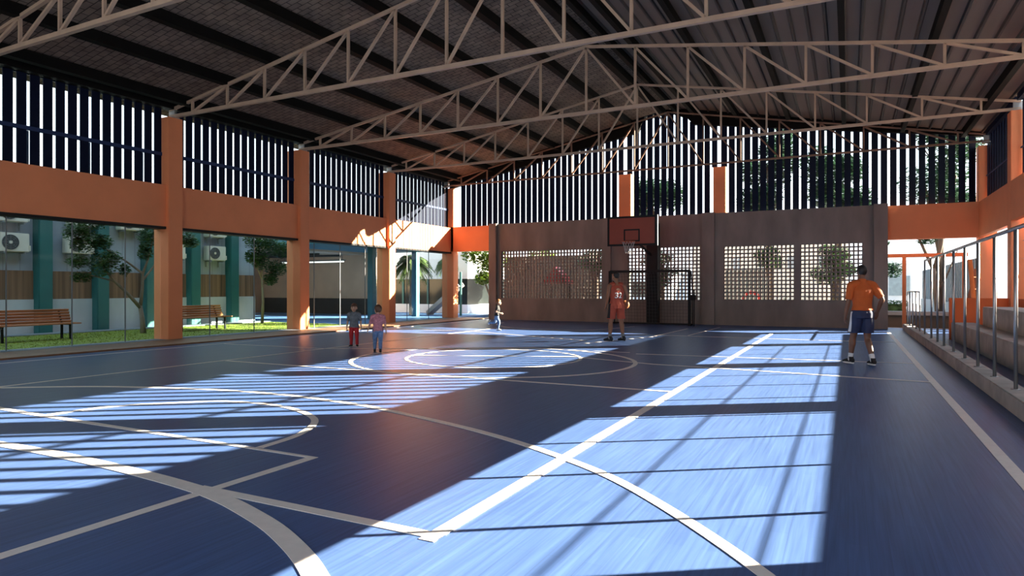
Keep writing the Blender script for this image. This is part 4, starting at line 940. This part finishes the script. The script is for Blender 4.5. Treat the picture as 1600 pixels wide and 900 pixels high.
# white stripes on the outside of his shorts
sm_ = shorts.data; bv = BVHTree.FromPolygons([v.co.copy() for v in sm_.vertices], [tuple(p.vertices) for p in sm_.polygons])
for sg in (1, -1):
    vs = []; fs = []
    for i in range(16):
        z = .60 + .37 * i / 15
        for j, dy in enumerate((-.03, -.01, .01, .03)):
            yy = dy + (.07 if sg < 0 else .01) * (1 - i / 15) ; h = bv.ray_cast(V((sg * 1.0, yy, z)), V((-sg, 0, 0))); vs.append((h[0] + V((sg * .004, 0, 0))) if h[0] is not None else V((sg * .16, yy, z)))
    for i in range(15):
        for j in range(3): fs.append((i * 4 + j, i * 4 + j + 1, i * 4 + j + 5, i * 4 + j + 4))
    me = bpy.data.meshes.new('side_stripe'); me.from_pydata(vs, [], fs); me.materials.append(WHITEC); o = bpy.data.objects.new('side_stripe', me); COL.objects.link(o); o.parent = shorts
    so = o.modifiers.new('t', 'SOLIDIFY'); so.thickness = .004; o['label'] = 'white side stripe'
# player with number 32
JP = dict(pelvis=(0, .0, .96), chest=(-.005, .0, 1.28), neck=(-.01, .01, 1.51), head=(-.02, .045, 1.695),
          shL=(-.185, .0, 1.45), elL=(-.255, -.04, 1.17), wrL=(-.285, .04, .93), shR=(.185, .0, 1.45), elR=(.285, -.05, 1.19), wrR=(.30, .04, 1.0),
          hipL=(-.10, 0, .93), knL=(-.155, .02, .50), anL=(-.20, -.03, .10), hipR=(.10, 0, .93), knR=(.14, .03, .50), anR=(.175, .0, .10), footL=(42, 0), footR=(24, 0),
          handR=(-.05, .55, -.8), palmR=(.25, .55, .35), palmL=(.8, -.5, 0))
PL = V((-5.40, 16.58, 0)); PROT = 27.1 + 10
pl_, jer, psh = person('basketball player in red jersey number 32 holding a ball on his hip', PL, PROT, 1.8, JP, False, SK_P, HAIR_K, 'short', .0065, 'people on the court',
    1.02, None, JER_R, -.05, 'short', JER_R, BLACKC, BLACKC, SOCKG, .45, True, 35)
wrapped_text('32', .20, .0, 1.14, jer, jer, WHITEC, 'jersey_number')
bar = wrapped_text('IIIIII', .075, .0, 1.345, jer, jer, M('dull_lettering', (0.20, 0.12, 0.09), 0.8), 'jersey_lettering')
pv_ = psh.data; bv = BVHTree.FromPolygons([v.co.copy() for v in pv_.vertices], [tuple(p.vertices) for p in pv_.polygons])
vs = []; fs = []
for i in range(16):
    z = .61 + .38 * i / 15
    for j, dy in enumerate((-.05, -.02, .01, .05)):
        h = bv.ray_cast(V((-1.0, dy - .02, z)), V((1, 0, 0))); vs.append((h[0] + V((-.004, 0, 0))) if h[0] is not None else V((-.18, dy, z)))
for i in range(15):
    for j in range(3): fs.append((i * 4 + j, i * 4 + j + 1, i * 4 + j + 5, i * 4 + j + 4))
me = bpy.data.meshes.new('side_panel'); me.from_pydata(vs, [], fs); me.materials.append(BLACKC); o = bpy.data.objects.new('side_panel', me); COL.objects.link(o); o.parent = psh; o['label'] = 'black side panel'
so = o.modifiers.new('t', 'SOLIDIFY'); so.thickness = .004
# basketball held at his right hip
bp = V((.295, .185, .955)); c, s = math.cos(R(PROT)), math.sin(R(PROT))
bw = PL + V((bp.x * c - bp.y * s, bp.x * s + bp.y * c, bp.z))
m = MB().ell(bw, (.119, .119, .119), None, 32, 20); ball = m.build('basketball', BALLM, org=bw, smooth=True)
tag(ball, 'orange basketball held against the hip of the player in red', 'basketball')
sm2 = MB()
for rot in (Matrix.Identity(3), Matrix.Rotation(R(90), 3, 'X'), Matrix.Rotation(R(90), 3, 'Y')): sm2.tube([bw + rot @ V((.1192 * math.cos(2 * PI * k / 40), .1192 * math.sin(2 * PI * k / 40), 0)) for k in range(40)], .0022, 5, closed=True)
sm2.build('seams', BLACK, ball)
# children (1.03 m)
JK = dict(pelvis=(0, 0, .50), chest=(0, .0, .66), neck=(0, .0, .805), head=(0, .015, .925),
          shL=(-.112, 0, .775), elL=(-.150, -.005, .62), wrL=(-.165, .03, .485), shR=(.112, 0, .775), elR=(.150, -.005, .62), wrR=(.165, .03, .485),
          hipL=(-.055, 0, .475), knL=(-.065, .015, .27), anL=(-.068, 0, .056), hipR=(.055, 0, .475), knR=(.065, .015, .27), anR=(.068, 0, .056), footL=(12, 0), footR=(-20, 0))
person('child in grey polo shirt and red trousers facing the camera', (-10.42, 12.15, 0), 27.1 + 186, 1.03, JK, True, SK_K, HAIR_B, 'mop', .005, 'people on the court', 1.0, .75, GREYC, -.2, 'long', REDC, BLACKC, WHITEC)
J2 = dict(JK); J2.update(elL=(-.165, -.01, .625), wrL=(-.205, .03, .50), elR=(.152, -.02, .62), wrR=(.175, .0, .48), knL=(-.06, .07, .275), anL=(-.062, .10, .058), knR=(.055, .02, .265), anR=(.05, -.10, .064), footL=(0, 0), footR=(0, 2))
person('child in mauve checked shirt and jeans seen from behind', (-9.10, 11.38, 0), 27.1 + 14, 1.03, J2, True, SK_K, HAIR_B, 'mop', .005, 'people on the court', 1.02, .72, PINKC, -.24, 'long', DENIM, BLACKC, BLACKC, head_yaw=28)
J3 = dict(JK); J3.update(chest=(0, .03, .66), neck=(0, .045, .805), head=(0, .07, .925), shL=(-.10, .05, .775), shR=(.10, .02, .775), elL=(-.14, -.03, .64), wrL=(-.10, .10, .57), elR=(.14, -.02, .62), wrR=(.11, .13, .575),
          knR=(.055, .075, .275), anR=(.055, .04, .058), knL=(-.055, -.06, .275), anL=(-.06, -.26, .25), footL=(0, -75), footR=(0, 0))
person('auburn haired child in black top and jeans running along the back wall', (-10.28, 18.98, 0), 27.1 - 86, 1.03, J3, True, SK_K, HAIR_A, 'mop', .005, 'people on the court', 1.0, .5, BLACKC, -.1, 'long', DENIM, WHITEC, BLACKC)
